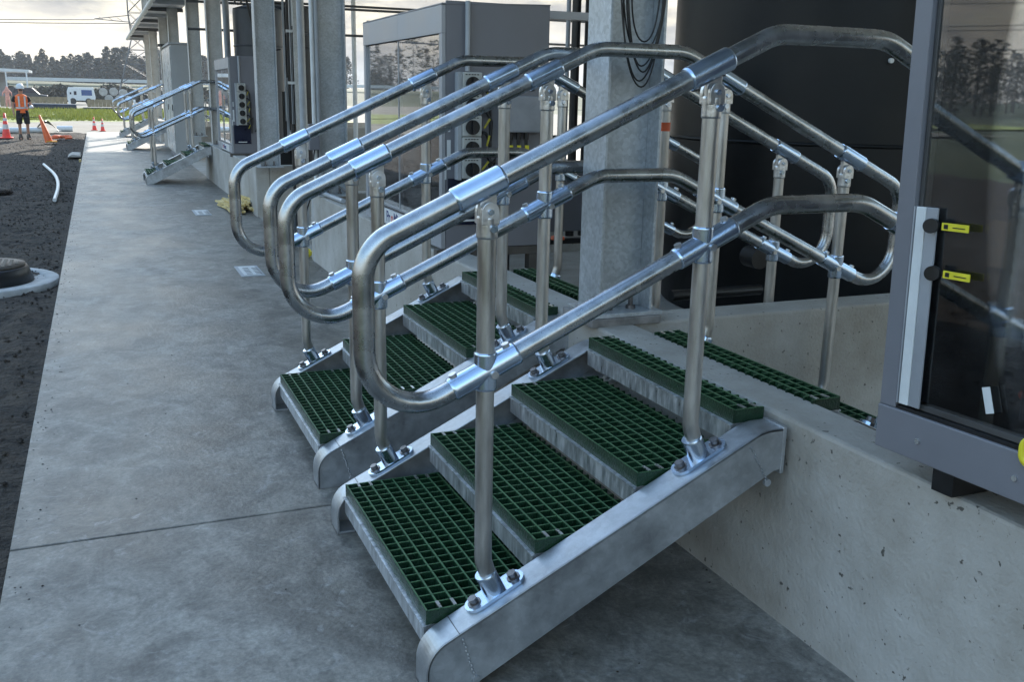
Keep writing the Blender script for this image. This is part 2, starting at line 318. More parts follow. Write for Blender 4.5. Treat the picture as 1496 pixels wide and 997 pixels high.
def make_stairs():
    root = empty('steel_staircase', (0,0,0))
    for side in (0, 1):                       # 0 outer flight, 1 inner flight (mirrored about the wall)
        sx = (lambda x: x) if side == 0 else (lambda x: 2*XM - x)
        def fin(mb):
            if side:
                for v in mb.v: v.x = 2*XM - v.x
            return mb
        for k in range(4):
            x0 = GO*k; z = Z1+RISE*k; nx = 8 if k < 3 else 2
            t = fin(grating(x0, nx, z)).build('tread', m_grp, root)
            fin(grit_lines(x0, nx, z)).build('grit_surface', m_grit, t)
            n_ = MB(); n_.box((x0-.004, .004, z-.095), (x0+.001, W-.004, z-.0441)); n_.box((x0-.009, .003, z-.0439), (x0+.0009, W-.003, z-.0400)); n_.box((x0+.001, .004, z-.0435), (x0+.04, W-.004, z-.0395))
            n_.box((x0+.001,.004,z-.095),(x0+.035,.010,z-.045)); n_.box((x0+.001,W-.010,z-.095),(x0+.035,W-.004,z-.045))
            fin(n_).build('nosing_plate', m_plate, t)
            for yy in (.020, W-.020):
                c = MB()
                for cx_ in ((.038,.076) if k == 3 else (.038,.076,.228,.266)):
                    c.box((x0+cx_-.004, yy-.016, z-.0008), (x0+cx_+.004, yy+.016, z+.0022))
                fin(c).build('clip', m_clip, t)
            if k:
                bk = MB(); bk.box((x0+.07, -.004, z-.16), (x0+.10, .028, z-.150)); bk.cyl((x0+.085,.015,z-.15), .009, .03, 10)
                bk.box((x0+.07, W-.028, z-.16), (x0+.10, W+.004, z-.150)); bk.cyl((x0+.085,W-.015,z-.15), .009, .03, 10)
                fin(bk).build('tread_bracket', m_cap, root)
        for s2 in (0, 1):                     # stringers: rolled channel, web outside
            ya, yb = (-.095, -.006) if s2 == 0 else (W+.095, W+.006)
            zt = lambda x: .127 + SL*x
            xa = -.028; xh = .94; zh = .556
            top = fillet([(xa,0,0.0),(xa,0,zt(xa)),((zh-.127)/SL,0,zh),(xh,0,zh)], [.085,.12], 10)
            topl = [(p.x,p.z) for p in top]
            bot = [(.075,0.0),(xh, SL*(xh)-.043+.015)]
            bot = [(.075,0.0), (xh-.02, zh-.115), (xh, zh-.112)]
            web = topl + [bot[2], bot[1], bot[0]]
            wo = .006 if s2 == 0 else -.006
            st = MB(); st.prism(web, ya, ya+wo); st.strip(topl, .007, min(ya,yb), max(ya,yb), 1); st.strip([(.075,.001),(xh-.02,zh-.115)], .007, min(ya+wo,yb), max(ya+wo,yb), -1)
            st.box((xh, min(ya,yb), zh-.125), (xh+.012, max(ya,yb), zh+.004)); st.box((xa-.0,min(ya+wo,yb),0),(.03,max(ya+wo,yb),.008))
            stp = fin(st).build('stringer', m_str, root, bevel=.002)
            # welded seams at both ends
            wd = MB(); yo = ya-.0025 if s2 == 0 else ya+.0025
            for (xs, zs, ln) in ((.055, zt(.055), .118), (.835, zt(.835)-.004, .118)):
                p0 = Vector((xs, yo, zs)); dn = Vector((.30 if xs < .5 else .55, 0, -1)).normalized(); q = p0
                for i in range(11):
                    a = p0+dn*(ln*(i+.2)/11+.012)+Vector((rnd.uniform(-.002,.002),0,0)); b = a+dn*.008; wd.tube([a, (a+b)/2, b], [.0018,.0040,.0018], 8)
                cpos = p0+dn*(ln+.016); wd.tube([cpos+Vector((0,-.004 if s2==0 else .004,0)), cpos+Vector((0,.006 if s2==0 else -.006,0))], .010, 12)
            fin(wd).build('weld', m_str, stp)
            sm_ = MB(); n0 = DN*.0006; a = Vector((.052, 0, zt(.052)))
            sm_.tube([Vector((a.x,min(ya,yb)+.001,a.z))+n0, Vector((a.x,max(ya,yb)-.001,a.z))+n0], .0012, 6)
            fin(sm_).build('seam', m_bolt, stp)
    return root
st_labels = [('galvanised staircase with green grating treads nearest the camera, climbing over the concrete wall', 0, 0),
             ('second galvanised green-tread staircase, just behind the nearest one and beyond the big column', .0197, 1.3263),
             ('small distant staircase over the wall beside the tall grey cabinet', .0, 13.85),
             ('far staircase in the sunlight behind the tall cabinet, fourth along the path', .0, 23.3),
             ('farthest staircase, fifth along the path, its foot just above the fourth one', .0, 30.5)]
proto = make_stairs(); GS = 'staircases over the bund walls'
for i, (lb, x, y) in enumerate(st_labels):
    o = proto if i == 0 else copy_tree(proto)
    o.location = (x, y, 0); tag(o, lb, 'staircase', GS)

# ------------------------------------------------------------------ handrails
PA, PB = .1308, .6921; XL = -.148; ZT = 1.5339; ZM = 1.129
tl = lambda x: 1.1315+.4673*x
ml = lambda x: .7110+.4734*x
def make_handrail():
    root = empty('handrail', (0,0,0)); RR = .0237; RP = .0208
    xt = (ZT-1.1315)/.4673; xm = (ZM-.711)/.4734
    mir = lambda P: [Vector((2*XM-p.x, p.y, p.z)) for p in P]
    def both(f):
        for s in (0,1): f((lambda P: P) if s == 0 else mir, s)
    V = lambda x,z,y=0: Vector((x,y,z))
    # top rail and mid rail: from sleeve to sleeve over the wall
    for nm, zz, fn, xx, xs in (('top_rail', ZT, tl, xt, .10), ('mid_rail', ZM, ml, xm, .10)):
        P = fillet([V(xs,fn(xs)), V(xx,zz), V(2*XM-xx,zz), V(2*XM-xs,fn(xs))], .17, 9)
        MB().tube(P, RR, 24).build(nm, m_rail, root)
    def ends(T, s):
        P = fillet([V(.13,tl(.13)), V(XL,tl(XL)), V(XL,ml(XL)), V(.08,ml(.08))], [.105,.125], 12)
        MB().tube(T(P), RR, 24).build('end_bend', m_rail, root)
        for a, b in ((.0540,.1667),(.6217,.7334)):
            mb = MB(); a_, b_ = T([V(a,tl(a)), V(b,tl(b))]); dd = (b_-a_).normalized()
            mb.tube([a_, a_+dd*.004, b_-dd*.004, b_], [.0262,.0285,.0285,.0262], 28)
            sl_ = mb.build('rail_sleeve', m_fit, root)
            mid = (a_+b_)/2
            g = MB(); 
            for e in (a_+dd*.02, b_-dd*.02): g.tube([e+Vector((0,0,-.024)), e+Vector((0,-.003,-.032))], .007, 10)
            g.build('grub_screw', m_bolt, sl_)
        for px, m1, m2 in ((PA,.0492,.2078),(PB,.6193,.7776)):
            # post: socket leans square to the stringer, tube bends upright
            foot = Vector((px+.034, 0, .127+SL*(px+.034)))
            zt_ = tl(px)-.083
            bend = foot + DN*.105
            P = fillet([foot+DN*.02, Vector((px,0,(foot+DN*.105).z + 0.0)), V(px, zt_)], .07, 6)
            P[0] = foot+DN*.02
            post = MB().tube(T(P), RP, 22).build('post', m_post, root)
            bf = MB(); 
            Mx = Matrix((DS, Vector((0,1,0)), DN)).transposed().to_4x4(); Mx.translation = foot
            pl = []
            for k in range(16):
                a = 2*math.pi*k/16; pl.append((math.cos(a)*.030+(.052 if math.cos(a) > 0 else -.052), math.sin(a)*.030))
            n = len(pl); vs = [Mx @ Vector((x,y,.001)) for x,y in pl]+[Mx @ Vector((x,y,.010)) for x,y in pl]
            bf.add(vs, [tuple(range(n))[::-1], tuple(range(n,2*n))]+[(i,(i+1)%n,(i+1)%n+n,i+n) for i in range(n)])
            bf.tube([Mx @ Vector((0,0,.010)), Mx @ Vector((0,0,.062)), Mx @ Vector((0,0,.066))], [.0275,.0275,.0255], 24)
            if s: bf.v = mir(bf.v)
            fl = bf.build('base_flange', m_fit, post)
            for sx in (-.056,.056):
                b = MB(); b.tube([Mx @ Vector((sx,0,.010)), Mx @ Vector((sx,0,.013))], .017, 16); b.tube([Mx @ Vector((sx,0,.013)), Mx @ Vector((sx,0,.026))], .0125, 6)
                if s: b.v = mir(b.v)
                b.build('bolt', m_bolt, post)
            # swivel head under the rail
            sw = MB(); zc = tl(px)-.060
            sw.tube(T([V(px,zc-.058), V(px,zc-.055), V(px,zc-.012), V(px,zc-.008)]), [.0218,.0236,.0236,.0218], 22)
            arc = [(px+.021*math.cos(a), zc+.024*math.sin(a)) for a in [math.pi*i/10 for i in range(11)]]
            sw.prism([(p.x,p.z) for p in T([V(x,z) for x,z in [(px-.021,zc-.026),(px+.021,zc-.026)]+arc])], -.0225, -.010)
            sw.prism([(p.x,p.z) for p in T([V(x,z) for x,z in [(px-.021,zc-.026),(px+.021,zc-.026)]+arc])], .010, .0225)
            sw.prism([(p.x,p.z) for p in T([V(x,z) for x,z in [(px-.02,zc-.01),(px+.02,zc-.01),(px+.02,zc+.045),(px-.02,zc+.036)]])], -.007, .007)
            sh = sw.build('swivel_head', m_cap, post, bevel=.0015)
            sc_ = MB()
            for (dx, dz, r0) in ((0,.002,.0065),(.006,-.034,.0085)):
                q = T([V(px+dx, zc+dz)])[0]
                sc_.tube([q+Vector((0,-.030 if dz<0 else -.028,0)), q+Vector((0,-.020,0))], r0, 14); 
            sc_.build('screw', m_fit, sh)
            # adjustable cross fitting carrying the mid rail
            cf = MB(); a_, b_ = T([V(m1,ml(m1)), V(m2,ml(m2))]); dd = (b_-a_).normalized()
            cf.tube([a_, a_+dd*.004, b_-dd*.004, b_], [.0255,.0272,.0272,.0255], 28)
            q = T([V(px, ml(px))])[0]
            cf.tube([q+Vector((0,0,-.044)), q+Vector((0,0,-.041)), q+Vector((0,0,.041)), q+Vector((0,0,.044))], [.0240,.0265,.0265,.0240], 24)
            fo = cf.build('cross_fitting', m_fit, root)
            sc_ = MB()
            q2 = T([V(px+.012, ml(px)-.004)])[0]; sc_.tube([q2+Vector((0,-.033,0)), q2+Vector((0,-.018,0))], .009, 16)
            for e in (m1+.016, m2-.016):
                q3 = T([V(e, ml(e))])[0]; nn = Vector((-dd.z,0,dd.x)); nn = nn if nn.z > 0 else -nn
                sc_.tube([q3+nn*.022, q3+nn*.034], .0095, 12)
            sc_.build('screw', m_cap, fo)
    both(ends)
    return root
hr = make_handrail(); GH = 'handrails of the staircases'
yn, yf = -.0366, .8817
hl = [('large nearest handrail of bent galvanised tube, in front of the nearest staircase', 0, yn),
      ('second handrail, on the far side of the nearest staircase, third bend from the left', 0, yf),
      ('third handrail, on the near side of the second staircase, its bend second from the left', .0197, 1.3263+yn),
      ('fourth handrail, far side of the second staircase, leftmost large bend beside the yellow sticks', .0197, 1.3263+yf),
      ('near rail of the small distant staircase beside the tall cabinet', 0, 13.85+yn),
      ('far rail of the small distant staircase beside the tall cabinet', 0, 13.85+yf),
      ('near rail of the fourth staircase, in the sunlight behind the distant staircase', 0, 23.3+yn),
      ('far rail of the fourth staircase, in the sunlight behind the distant staircase', 0, 23.3+yf),
      ('near rail of the farthest staircase', 0, 30.5+yn), ('far rail of the farthest staircase', 0, 30.5+yf)]
for i, (lb, x, y) in enumerate(hl):
    o = hr if i == 0 else copy_tree(hr)
    o.location = (x, y, 0); tag(o, lb, 'handrail', GH)
    if i == 2:        # orange tape round the inner-flight post
        MB().tube([(2*XM-PB,0,1.262),(2*XM-PB,0,1.295)], .0214, 22).build('orange_tape_band', m_tape, o)

# ------------------------------------------------------------------ ground, path
path = empty('path'); path['kind'] = 'structure'
ys = [-6, 1.083, 14.6, 27.5, 34.2]
for i in range(4):
    mb = MB(); mb.box((-.988, ys[i]+.004, -.12), (WX+.02, ys[i+1]-.004, 0)); o = mb.build('path_slab', m_path, path, bevel=.004)
jf = MB()
for y in ys[1:4]: jf.box((-.986, y-.004, -.1), (WX, y+.004, -.006))
jf.build('joint_filler', m_black, path)
def sheet(name, x0, x1, y0, y1, z, m, nx=1, ny=1, f=None, kind='structure'):
    vs = []; fs = []
    for j in range(ny+1):
        for i in range(nx+1):
            x = x0+(x1-x0)*i/nx; y = y0+(y1-y0)*j/ny; vs.append((x, y, z+(f(x,y) if f else 0)))
    for j in range(ny):
        for i in range(nx):
            a = j*(nx+1)+i; fs.append((a,a+1,a+nx+2,a+nx+1))
    mb = MB(); mb.add(vs, fs, bool(f)); o = mb.build(name, m, fixn=False); o['kind'] = kind; return o
def soilh(x, y):
    v = Vector((x*1.3, y*1.3, 0)); h = mnoise.fractal(v, 1.0, 2.0, 6)*.045 + mnoise.noise(Vector((x*9,y*9,3)))*.014 + mnoise.noise(Vector((x*23,y*23,7)))*.010
    e = min(1, max(0, (-1.0-x)/.15)); return h*(.25+.75*e) - .015*(1-e)
sheet('soil', -14, -4, -6, 34.4, -.055, m_soil, 60, 200, soilh)
sheet('soil', -4, -.975, -1, 34.4, -.055, m_soil, 100, 900, soilh)
sheet('ground', -900, 900, -200, 1500, -.16, m_field)
def yh(x, y): return mnoise.fractal(Vector((x*.5,y*.5,9)), 1.0, 2.0, 4)*.03
sheet('yard', -40, 40, 34.2, 130, -.045, m_yard, 60, 80, yh)
sheet('bund_floor', WX+.02, 14, -6, 34.2, -.004, m_wall)
# clods and stones on the soil
mb = MB()
def rock(mb, c, r):
    vs = []; fs = [(0,2,4),(2,1,4),(1,3,4),(3,0,4),(2,0,5),(1,2,5),(3,1,5),(0,3,5)]
    for p in ((1,0,0),(-1,0,0),(0,1,0),(0,-1,0),(0,0,.7),(0,0,-.7)):
        vs.append(Vector(c)+Vector(p)*r*rnd.uniform(.6,1.3))
    mb.add(vs, fs)
for _ in range(9000):
    x = -1.03-abs(rnd.gauss(0,1.6)); y = rnd.uniform(-1,1)**1*0+rnd.uniform(0,1)**1.6*31+.5
    rock(mb, (x,y,-.045+soilh(x,y)), rnd.choice((.003,.004,.006,.008,.010,.015)))
o = mb.build('soil_clods', m_soil); tag(o, 'small clods and stones strewn over the dark soil', 'stones', kind='stuff')
mb = MB()
for _ in range(900):
    t = rnd.random()
    if t < .6: x, y = -.975+abs(rnd.gauss(0,.05)), rnd.uniform(-.5,25)
    elif t < .8: x, y = WX-.01-abs(rnd.gauss(0,.04)), rnd.uniform(-2,12)
    else: x, y = rnd.uniform(-.9,.9), rnd.uniform(-1.5,14)
    rock(mb, (x,y,.001), rnd.choice((.0015,.002,.003,.0045)))
tag(mb.build('grit', m_soil), 'fine dirt and grit scattered over the concrete path', 'grit', kind='stuff')
# pale limewashed scrap by the path edge
mb = MB(); mb.prism([(-1.28,-.02),(-1.02,-.02),(-1.04,.02),(-1.2,.03)], 20.9, 22.0); tag(mb.build('broken_slab', m_wall), 'pale broken concrete slab lying on the soil at the path edge', 'slab')

# ------------------------------------------------------------------ concrete containment walls
def wallbox(a, b, m=m_wall, name='containment_wall', bev=.010): return MB().box(a, b).build(name, m, bevel=bev)
GW = 'concrete containment walls'
tag(wallbox((WX,-6,-.1),(WX+WTH,6.20,WT)), 'long low concrete wall that the two near staircases climb over', 'wall', GW)
tag(wallbox((WX+WTH+.002,1.015,-.1),(7.5,1.185,WT+.001)), 'concrete cross wall behind the nearest staircase, in front of the black tank', 'wall', GW)
tag(wallbox((WX+WTH+.002,6.03,-.1),(7.5,6.20,WT+.001)), 'concrete end wall under the wide grey column left of centre', 'wall', GW)
for k, (y0, y1, lb) in enumerate(((9.30,14.95,'concrete wall beyond the gap, behind the bundle of yellow sticks'), (22.6,25.6,'sunlit far concrete wall behind the tall cabinet'), (27.2,33.2,'farthest concrete wall at the end of the path'))):
    tag(wallbox((WX,y0,-.1),(WX+WTH,y1,WT)), lb, 'wall', GW)
    tag(wallbox((WX+WTH+.002,y0,-.1),(7.5,y0+.16,WT+.001)), lb.replace('concrete wall','near end wall of the bund').replace('concrete','end of the'), 'wall', GW)

# ------------------------------------------------------------------ steel columns, canopy
def make_column(h, m):
    root = empty('steel_column')
    a, b = 0, .222; y0, y1 = 0, .165; t = .011
    mb = MB(); mb.box((a,y0,0),(a+t,y1,h)); mb.box((b-t,y0,0),(b,y1,h)); mb.box((a+t,.078,0),(b-t,.087,h))
    mb.build('shaft', m, root, bevel=.002)
    bp = MB(); bp.box((-.03,-.03,-.016),(b+.03,y1+.03,-.001)); pl = bp.build('base_plate', m, root, bevel=.002)
    for (x,y) in ((.06,.04),(.155,.04),(.06,.13),(.155,.13)):
        bb = MB(); bb.cyl((x,y,-.002),.009,.055,12); bb.cyl((x,y,-.001),.018,.014,6); bb.build('anchor_bolt', m_bolt, pl)
    return root
cN = make_column(4.6, m_col); GC = 'galvanised columns along the wall'
tag(cN, 'wide galvanised column between the two near staircases, cable coil hanging on it', 'column', GC); cN.location = (.990,1.035,.622)
colspec = [(.985,5.80,'galvanised column behind the leftmost big handrail, with white conduits on its left edge'),
           (.99,9.05,'blue-grey column on the end of the second bund wall, right of the meter cabinet with five switches'),
           (.99,13.85,'slim column directly left of the distant meter cabinet'),
           (.99,17.15,'pale column directly right of the tall grey cabinet'),
           (.99,21.9,'pale column rising behind the tall grey cabinet'),
           (.99,25.2,'narrow pale column just left of the tall cabinet'),
           (.99,30.0,'pale column second from the left end of the row'),
           (.99,33.2,'leftmost and farthest pale column of the row')]
for x, y, lb in colspec:
    c = copy_tree(cN); c.location = (x,y,.592); tag(c, lb, 'column', GC)
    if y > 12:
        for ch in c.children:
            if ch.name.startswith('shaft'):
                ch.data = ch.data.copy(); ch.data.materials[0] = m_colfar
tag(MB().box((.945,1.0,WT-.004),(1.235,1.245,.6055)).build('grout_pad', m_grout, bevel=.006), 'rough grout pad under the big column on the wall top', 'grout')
# overhead cable tray and roof that the columns carry
tr = empty('cable_tray', (0,0,0), 'long overhead cable tray with bright edge pipe at upper left', 'cable tray')
mb = MB(); mb.box((.66,-5,3.20),(1.32,37,3.215)); mb.build('tray_bed', m_roof, tr)
mb = MB(); mb.tube([(.60,-5,3.20),(.60,37,3.20)], .055, 14); mb.build('edge_pipe', m_white, tr)
for y in range(-4, 38, 2):
    MB().box((.60,y,3.12),(1.34,y+.07,3.198)).build('bearer', m_steel if y%4 else m_pvc, tr)
mb = MB()
for x in (.75,.82,.9,1.1,1.18): mb.tube([(x,-5,3.24),(x,37,3.24)], .022, 8)
mb.build('cables', m_black, tr)
rf = empty('canopy_roof', (0,0,0), 'high sheet roof carried by the columns above the tanks, out of frame', 'roof')
MB().box((1.0,-9,5.25),(11,33,5.30)).build('roof_sheet', m_roof, rf)
for y in (1.03,5.8,9.05,13.85,17.15,21.9,25.2,30): MB().box((1.0,y+.08,5.05),(11,y+.18,5.248)).build('rafter', m_colfar, rf)

# ------------------------------------------------------------------ dosing cabinets
def text_mesh(s, size, m, name, parent, M, ext=.001):
    cu = bpy.data.curves.new(name, 'FONT'); cu.body = s; cu.size = size; cu.extrude = ext; cu.align_x = 'LEFT'; cu.offset = size*.012
    t = bpy.data.objects.new('tmp', cu); COL.objects.link(t); bpy.context.view_layer.update()
    me = bpy.data.meshes.new_from_object(t.evaluated_get(bpy.context.evaluated_depsgraph_get())); bpy.data.objects.remove(t)
    me.materials.clear(); me.materials.append(m); me.transform(M)
    wdt = max(v.co.x for v in me.vertices) if me.vertices else 0
    o = bpy.data.objects.new(name, me); COL.objects.link(o); o.parent = parent; return o
def Mface(normal, origin, up=(0,0,1)):
    n = Vector(normal); u = Vector(up); r = u.cross(n); m = Matrix((r,u,n)).transposed().to_4x4(); m.translation = origin; return m
def make_cabinet(near=False):
    """origin at the front-right lower corner: front faces -x, side with switches faces -y"""
    root = empty('dosing_cabinet'); D, Wd, H = .585, 1.56, 1.235; g = m_cab
    sh = MB(); t = .012
    sh.box((.02,0,0),(D,t,H)); sh.box((.02,Wd-t,0),(D,Wd,H)); sh.box((D-t,t+.001,0),(D,Wd-t-.001,H)); sh.box((.02,t+.001,0),(D-t-.001,Wd-t-.001,t)); sh.build('shell', g, root, bevel=.002)
    tp = MB(); tp.prism([(-.004,H-.021),(D+.002,H+.001),(D+.002,H+.008),(-.004,H-.012)], -.002, Wd+.002); tp.build('top', g, root, bevel=.002)
    MB().box((D-t-.006,t+.002,t+.002),(D-t-.002,Wd-t-.002,H-.03)).build('back_board', m_dark, root)
    hd = MB(); 
    for a, b in ((0,.78),(.781,Wd)): hd.box((-.004,a,H-.155),(.018,b,H-.022))
    hd.build('header', m_cabl if not near else g, root, bevel=.002)
    bt = MB(); bt.box((-.006,-.001,0),(.018,Wd+.001,.098)); br = bt.build('bottom_rail', g if near else m_cabl, root, bevel=.003)
    for y in (.12,.47,.85,1.2,1.44):
        MB().tube([(-.0062,y,.045),(-.009,y,.045)], .006, 10).build('rivet', m_clip, br)
    for y in (0, Wd-.045):
        MB().box((-.002,y,.0985),(.018,y+.045,H-.1555)).build('corner_post', g if near else m_cabl, root, bevel=.002)
    MB().box((.0,.046,.0985),(.018,Wd-.046,.106)).build('track', m_black, root)
    for k, (a, b, x) in enumerate(((.047,.80,.006),(.77,Wd-.047,.013))):
        dr = MB().box((x,a,.112),(x+.004,b,H-.16)).build('sliding_door', m_glass1 if near else m_glass, root)
        e = MB(); e.box((x-.003,a,.112),(x+.006,a+.010,H-.161)); e.box((x-.003,b-.010,.112),(x+.006,b,H-.161)); e.box((x-.003,a,.108),(x+.006,b,.120)); e.build('door_edge', m_cabl if not near else m_steel, dr)
    # pumps and pipework inside, seen through the doors
    for k, y in enumerate((.30,.72,1.14)):
        p = empty('pump', (.30,y,.10)); p.parent = root
        MB().lathe([(.07,0),(.07,.16),(.05,.18),(.05,.30),(.02,.32)], seg=18).build('pump_body', m_black, p)
        MB().tube([(-.07,-.0,.10),(-.15,0,.10)], .045, 18).build('pump_head', m_org if k%2 else m_red, p)
        MB().tube([(-.13,0,.0),(-.13,0,.75)], .012, 8).build('suction_line', m_hose, p)
    if not near:
        pb = MB(); pb.box((D-.1,.1,.45),(D-.02,1.4,.5)); pb.tube([(D-.09,.2,.5),(D-.09,.2,1.0),(D-.09,1.2,1.0)], .015, 8); pb.build('pipework', m_white, root)
    # side with isolators (faces -y)
    for i in range(5):
        z = .895-.106*i; s = MB(); s.box((.09,-.055,z-.104),(.195,-.001,z)); b = s.build('switch_box', m_box, root, bevel=.006)
        k = MB(); k.tube([(.143,-.056,z-.058),(.143,-.066,z-.058)], .037, 24); k.box((.137,-.080,z-.092),(.149,-.066,z-.024)); k.build('knob', m_black, b)
        k = MB()
        for a in (.104,.120,.136,.150,.166): k.box((a,-.0562,z-.014),(a+.010,-.0553,z-.009))
        k.build('switch_print', m_black, b)
    MB().box((.065,-.05,.36),(.0885,-.002,.895)).build('trunking', m_pvc, root, bevel=.003)
    MB().tube([(.125,-.025,.90),(.125,-.025,H+.0)], .0125, 12).build('conduit', m_pvc, root)
    for i in range(5):
        z = .86-.106*i; c = MB()
        P = [(.196,-.03,z-.05),(.225,-.035,z-.05),(.245+.01*(i%2),-.035,z-.10),(.25,-.03,z-.22),(.255,-.03,.26)]
        c.tube(fillet(P,.02,4), .008, 8); c.build('cable', m_black, root)
        T_ = Matrix.Translation((.218+.014*((i*7)%3)/2,-.048,z-.09-.02*(i%2))) @ Matrix.Rotation(R((22,34,15,40,27)[i]),4,'Y')
        MB().box((-.005,-.002,-.028),(.005,.002,.028), T_).build('cable_tag', m_yel2, root)
    MB().box((.325,-.07,.60),(.550,-.001,.785)).build('junction_box', m_lid, root, bevel=.008)
    for i in range(3):
        c = MB(); c.tube([(.36+.045*i,-.035,.60),(.36+.045*i,-.035,.565)], .014, 10); c.tube(fillet([(.36+.045*i,-.035,.565),(.36+.045*i,-.035,.40),(.30,-.03,.28)],.03,4), .009, 8); c.build('gland', m_black, root)
        MB().box((.350+.045*i,-.05,.475),(.371+.045*i,-.043,.535)).build('cable_tag', m_yel, root)
    MB().box((.03,-.008,.125),(.245,-.001,.365)).build('control_panel', m_navy, root)
    MB().box((.08,-.0095,.142),(.19,-.0082,.152)).build('panel_print', m_white, root)
    lb = MB(); lb.box((.025,-.003,.41),(.045,-.001,.56)); lb.box((.03,-.003,.60),(.042,-.001,.66)); lb.box((.012,-.003,.36),(.022,-.001,.43)); lb.build('label_strip', m_white, root)
    # bearers under the cabinet
    for fy in (.06, Wd-.19): MB().box((.03,fy,-.062),(.20,fy+.055,-.002)).build('foot', m_black if near else m_brown, root)
    if not near:
        MB().box((-.03,-.002,-.045),(D,.05,-.003)).build('bearer', m_brown, root)
        MB().box((D-.09,-.01,-.58),(D-.03,.05,-.046)).build('stand', m_brown, root)
    if not near:
        mt = Mface((-1,0,0), Vector((-.0068, 1.05, .022)), (0,0,1))
        bd = MB().box((-.0066,.30,.006),(-.0061,1.13,.094)); bd.build('name_strip', m_white, root)
        a = text_mesh('Pr', .095, m_print, 'lettering', root, mt)
        b = text_mesh('o', .095, m_printr, 'lettering', root, Matrix.Translation((0,-.100,0)) @ mt)
        c = text_mesh('Minent', .095, m_print, 'lettering', root, Matrix.Translation((0,-.162,0)) @ mt)
    return root
cab2 = make_cabinet(); cab2.location = (.972, 2.75, .602)
tag(cab2, 'grey glass-fronted cabinet in the centre, five rotary switches and yellow tags on its side', 'cabinet', 'dosing cabinets on the wall')
cab3 = copy_tree(cab2); cab3.location = (.972, 11.3, .602)
tag(cab3, 'distant grey cabinet with a column of five switches, left of the blue-grey column', 'cabinet', 'dosing cabinets on the wall')
cab1 = make_cabinet(True); cab1.location = (.918, -1.998, .690); cab1.rotation_euler = (R(-2.0), 0, 0)
tag(cab1, 'grey cabinet cut off at the right edge, dark sliding glass, black foot', 'cabinet', 'dosing cabinets on the wall')
# fittings just inside the near cabinet (local coordinates)
def inn(mb, name, m, bev=0): return mb.build(name, m, cab1, bevel=bev)
yy = lambda y: y+2.000
inn(MB().box((-.003,yy(-.519),.112),(.004,yy(-.494),.535)), 'white_channel', m_white, .001)
inn(MB().box((-.001,yy(-.548),.112),(.004,yy(-.5195),.535)), 'channel_web', m_cabl, .001)
inn(MB().box((-.003,yy(-.491),.112),(.004,yy(-.487),.535)), 'channel_edge', m_cabl)
for (y, z) in ((-.545,.500),(-.560,.405)):
    inn(MB().tube([(-.004,yy(y)+.004,z),(-.018,yy(y)-.004,z)], .015, 18), 'nozzle', m_black)
    tg = inn(MB().box((-.006,yy(y-.088),z-.007),(-.004,yy(y-.022),z+.008)), 'cable_tag', m_yel)
    MB().box((-.0068,yy(y-.038),z-.004),(-.0062,yy(y-.028),z+.005)).build('tag_print', m_black, tg); MB().box((-.0068,yy(y-.080),z-.001),(-.0062,yy(y-.050),z+.001)).build('tag_print', m_black, tg)
inn(MB().box((.022,yy(-.70),.43),(.026,yy(-.575),.52)), 'brown_board', m_bwood)
for k in range(2):
    P = [(.05,yy(-.715-.040*k),.28+.012*i) for i in range(80)]
    inn(MB().tube(P, [.017 if i%2 else .0145 for i in range(80)], 12), 'ribbed_hose', m_hose)
inn(MB().tube([(.14,yy(-.66),.10),(.14,yy(-.66),.22),(.14,yy(-.66),.30)], [.05,.05,.03], 18), 'valve_body', m_black)
inn(MB().tube([(.10,yy(-.60),.17),(.07,yy(-.60),.17)], .022, 14), 'plug', m_black)
inn(MB().tube(fillet([(.06,yy(-.745),.185),(.058,yy(-.765),.20),(.06,yy(-.85),.21)],.02,5), .012, 12), 'orange_valve', m_tape)
inn(MB().tube([(.055,yy(-.765),.14),(.055,yy(-.765),.25)], .016, 12), 'valve_stem', m_black)
inn(MB().box((0,-.009,-.026),(.002,.009,.026), Matrix.Translation((.001,yy(-.715),.175)) @ Matrix.Rotation(R(-18),4,'X')), 'white_tag', m_white)
inn(MB().tube(fillet([(-.01,yy(-.845),.075),(-.01,yy(-.815),.09),(-.01,yy(-.815),.12),(-.01,yy(-.85),.145)],.015,5), .009, 10), 'yellow_handle', m_yel)

# ------------------------------------------------------------------ tanks
def tank(c, r, h, m, label, seam=None, zb=0, seg=96):
    t = empty('storage_tank', (c[0],c[1],zb), label, 'tank')
    MB().lathe([(r,0),(r,h*.98),(r*.985,h),(r*.6,h+r*.12),(.05,h+r*.16)], seg=seg).build('shell', m, t)
    for z in seam or ():
        MB().lathe([(r+.001,z-.012),(r+.012,z-.006),(r+.012,z+.006),(r+.001,z+.012)], seg=seg).build('seam_band', m, t)
    return t
tk = tank((4.15,3.45), 1.19, 3.4, m_tank, 'huge black cylindrical tank behind the nearest staircase', (1.14,))
MB().cyl((-.62,-1.035,1.62), .014, .02, 12, (-.3,-1,0)).build('white_plug', m_white, tk)
tank((1.76,13.9), .37, 2.05, m_tank2, 'dark grey drum tank above the distant cabinet, left of the blue-grey column', (1.5,), WT)
tank((2.66,16.7), .50, 2.9, m_tank, 'black tank with domed lid behind the pale post, right of the blue-grey column', (1.3,2.2), 0)
ey = MB(); ey.tube([(1.45+.05*math.cos(a),13.7,2.72+.05*math.sin(a)) for a in [2*math.pi*i/14 for i in range(15)]], .014, 8); tag(ey.build('lifting_eye', m_steel), 'small lifting eye on top of the dark grey drum tank', 'lifting eye')

# ------------------------------------------------------------------ pipes, conduits, posts round the columns
def pipe(name, pts, r, m, label, cat, rad=None, parent=None):
    P = fillet(pts, rad, 8) if rad else [Vector(p) for p in pts]
    o = MB().tube(P, r, 14).build(name, m, parent); 
    if label: tag(o, label, cat)
    return o
